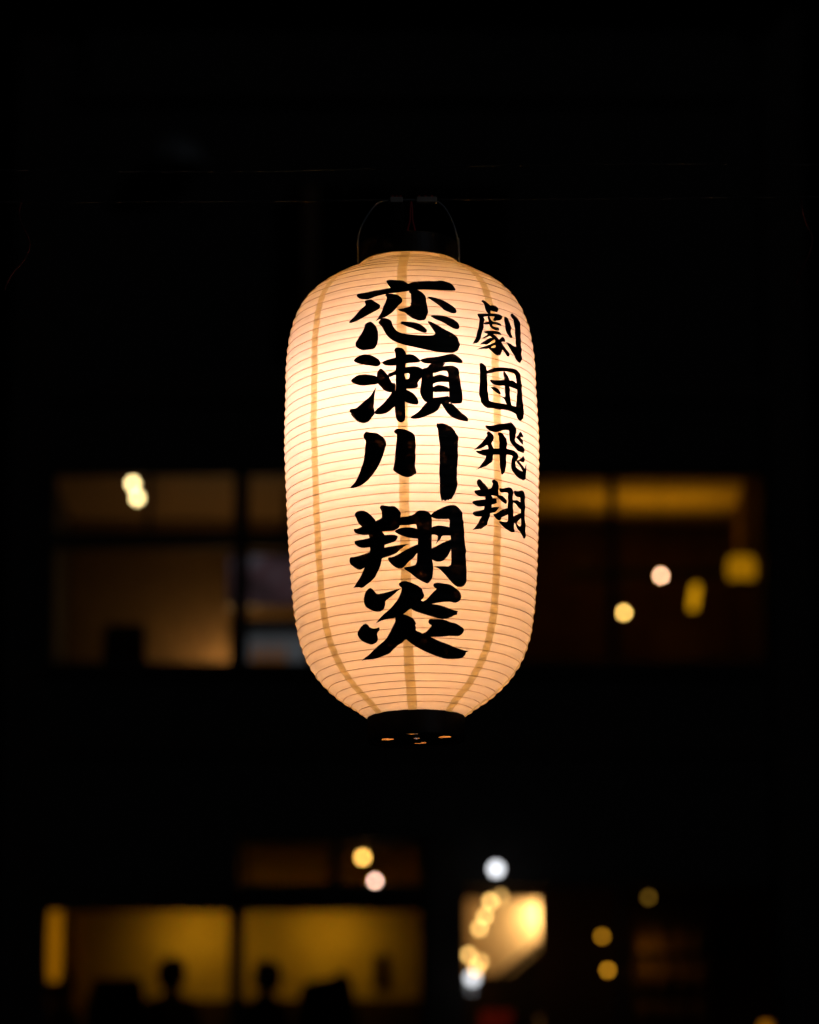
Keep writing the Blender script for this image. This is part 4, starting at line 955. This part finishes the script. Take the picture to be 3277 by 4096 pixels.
# bottom board with four round holes
def ring(cx, cy, r, n):
    return [Vector((cx + r * math.cos(2 * math.pi * i / n), cy + r * math.sin(2 * math.pi * i / n))) for i in range(n)]
outer = ring(0, 0, rb - .0037, 64)
hc = [(.0335 * math.sin(R(a)), -.0335 * math.cos(R(a))) for a in (-8, 82, 172, 262)]
pts = list(outer); ed = [(i, (i + 1) % 64) for i in range(64)]
for cx, cy in hc + [(0.0, 0.0)]:
    k = len(pts); rr = .0078 if (cx or cy) else .004
    pts += ring(cx, cy, rr, 20); ed += [(k + i, k + (i + 1) % 20) for i in range(20)]
vo, eo, fo, *_ = delaunay_2d_cdt(pts, ed, [], 0, 1e-6)
def in_hole(c):
    return any((c - Vector(h_)).length < .0077 for h_ in hc) or c.length < .0039
keep = [f_ for f_ in fo if not in_hole(sum((vo[i] for i in f_), Vector((0, 0))) / 3)]
mb = MB()
mb.v = [(v.x, v.y, hb - .0225) for v in vo]
mb.f = [tuple(f_) for f_ in keep]
o = mb.build('bottom_board', 'lacquer', lantern)
so = o.modifiers.new('thickness', 'SOLIDIFY'); so.thickness = .0006; so.offset = 0
MB().lathe([(0.0, -.0275), (.006, -.0275), (.0065, -.025), (.0025, -.0243), (.0025, -.01), (0, -.01)], 20, (0, 0, hb), False).build('base_pin', 'iron', lantern, smooth=True)
MB().lathe([(.0, .0242), (rt - .001, .0242), (rt + .0012, .0232), (rt + .0012, -.002), (rt - .0003, -.003), (rt - .003, -.003), (rt - .003, .0222), (0, .0222)], 72, (0, 0, ht), False).build('top_cap', 'lacquer', lantern)
BZ = 0.090
MB().lathe([(.0001, -.048)] + [(.036 * math.sin(math.pi * k / 14), -.012 - .036 * math.cos(math.pi * k / 14)) for k in range(1, 12)] + [(.020, .024), (.018, .048)], 32, (0, 0, BZ), False).build('lamp_bulb', 'lantern_bulb', lantern, smooth=True)
MB().lathe([(.0, .046), (.018, .046), (.030, .034), (.054, .034), (.054, .037), (.030, .055), (.022, .085), (.021, .118), (.01, .125), (0, .125)], 24, (0, 0, BZ), False).build('socket_with_baffle', 'socket', lantern)  # wide flange added to the socket to keep light off the top paper
MB().tube([(0, 0, BZ + .124), (0, 0, ht + .0221)], .003, 8).build('socket_cord', 'cable', lantern)
bail = []
for x, z in ((-.0600, .004), (-.0605, .030), (-.0575, .045), (-.0500, .060), (-.0405, .073), (-.030, .0795), (0, .0810), (.030, .0798), (.0420, .073), (.0510, .058), (.0570, .040), (.0595, .020), (.0598, .004)):
    bail.append((x, 0, ht + z))
MB().tube(smooth_line(bail), .0011, 8).build('bail', 'steel', lantern, smooth=True)
for sx in (-1, 1):
    MB().box(sx * .0605 - .0012, sx * .0605 + .0012, -.004, .004, ht - .004, ht + .031).build('bail_ear', 'steel', lantern, bevel=.0005)

# ------------------------------------------------------------------ wire, connectors, red cords
WZ = 2.9195
def wire_z(x):
    return WZ + .0035 * x / .49 + .012 * (x / 2.8) ** 2
w = thing('support_wire', 'thin black support wire stretched above the lantern', 'wire', (0, 4.16, 0))
MB().tube([(x * .2, 0, wire_z(x * .2)) for x in range(-14, 15)], .0013, 8).build('strand', 'cable', w, smooth=True)
MB().tube([(x * .2, .012, wire_z(x * .2) + .045 + .004 * math.sin(x * 1.3)) for x in range(-14, 15)], .0011, 8).build('upper_strand', 'cable', w, smooth=True)
for x0, x1 in ((-.0235, -.008), (.0085, .033)):
    c = thing('wire_connector', ('short' if x0 < 0 else 'long') + ' pale plastic connector on the support wire beside the red cord', 'connector', ((x0 + x1) / 2, 4.1585, wire_z(x0) - .0005))
    hl = (x1 - x0) / 2
    MB().box(-hl, hl, -.0045, .0045, -.0042, .0030).build('sleeve', 'crimp', c, bevel=.001)
    for k in range(3):
        MB().box(-hl + .002 + k * hl * .62, -hl + .0045 + k * hl * .62, -.0035, .0035, .0031, .0050).build('screw_head', 'red_wire', c)
rc = thing('twin_lead', 'twin red cord running from the wire to the lantern cap', 'cord', (.002, 4.157, 0))
for sx in (-1, 1):
    MB().tube(smooth_line([(0, 0, 2.9165), (sx * .0012, -.0005, 2.905), (sx * .0015, -.001, 2.893), (sx * .0045, -.001, 2.879), (sx * .004, 0, 2.8622)]), .0013, 8).build('strand', 'red_wire', rc, smooth=True)
for pts_, lab in (([(-.466, 2.92), (-.470, 2.905), (-.466, 2.888), (-.458, 2.872), (-.4565, 2.858), (-.464, 2.842), (-.478, 2.824), (-.485, 2.806)], 'loose dark red cord with a hooked tail drooping from the wire'),
                  ([(.472, 2.922), (.473, 2.905), (.478, 2.888), (.484, 2.872), (.480, 2.852), (.470, 2.832), (.464, 2.815)], 'short bowed dark red cord drooping from the wire')):
    c = thing('drooping_cord', lab, 'cord', (0, 4.16, 0))
    MB().tube(smooth_line([(x, 0, z) for x, z in pts_]), .0011, 8).build('strand', 'darkened_red', c, smooth=True)
for sx in (-1, 1):
    p = thing('wire_post', 'plain timber post holding one end of the support wire', 'post', (sx * 2.85, 4.16, 0), 'posts of the support wire')
    MB().lathe([(.055, 0), (.05, 3.2), (.03, 3.23)], 20).build('shaft', 'timber', p, smooth=False)
    MB().lathe([(.02, 0), (.02, .05)], 12, (-sx * .045, 0, 2.90)).build('insulator', 'crimp', p)
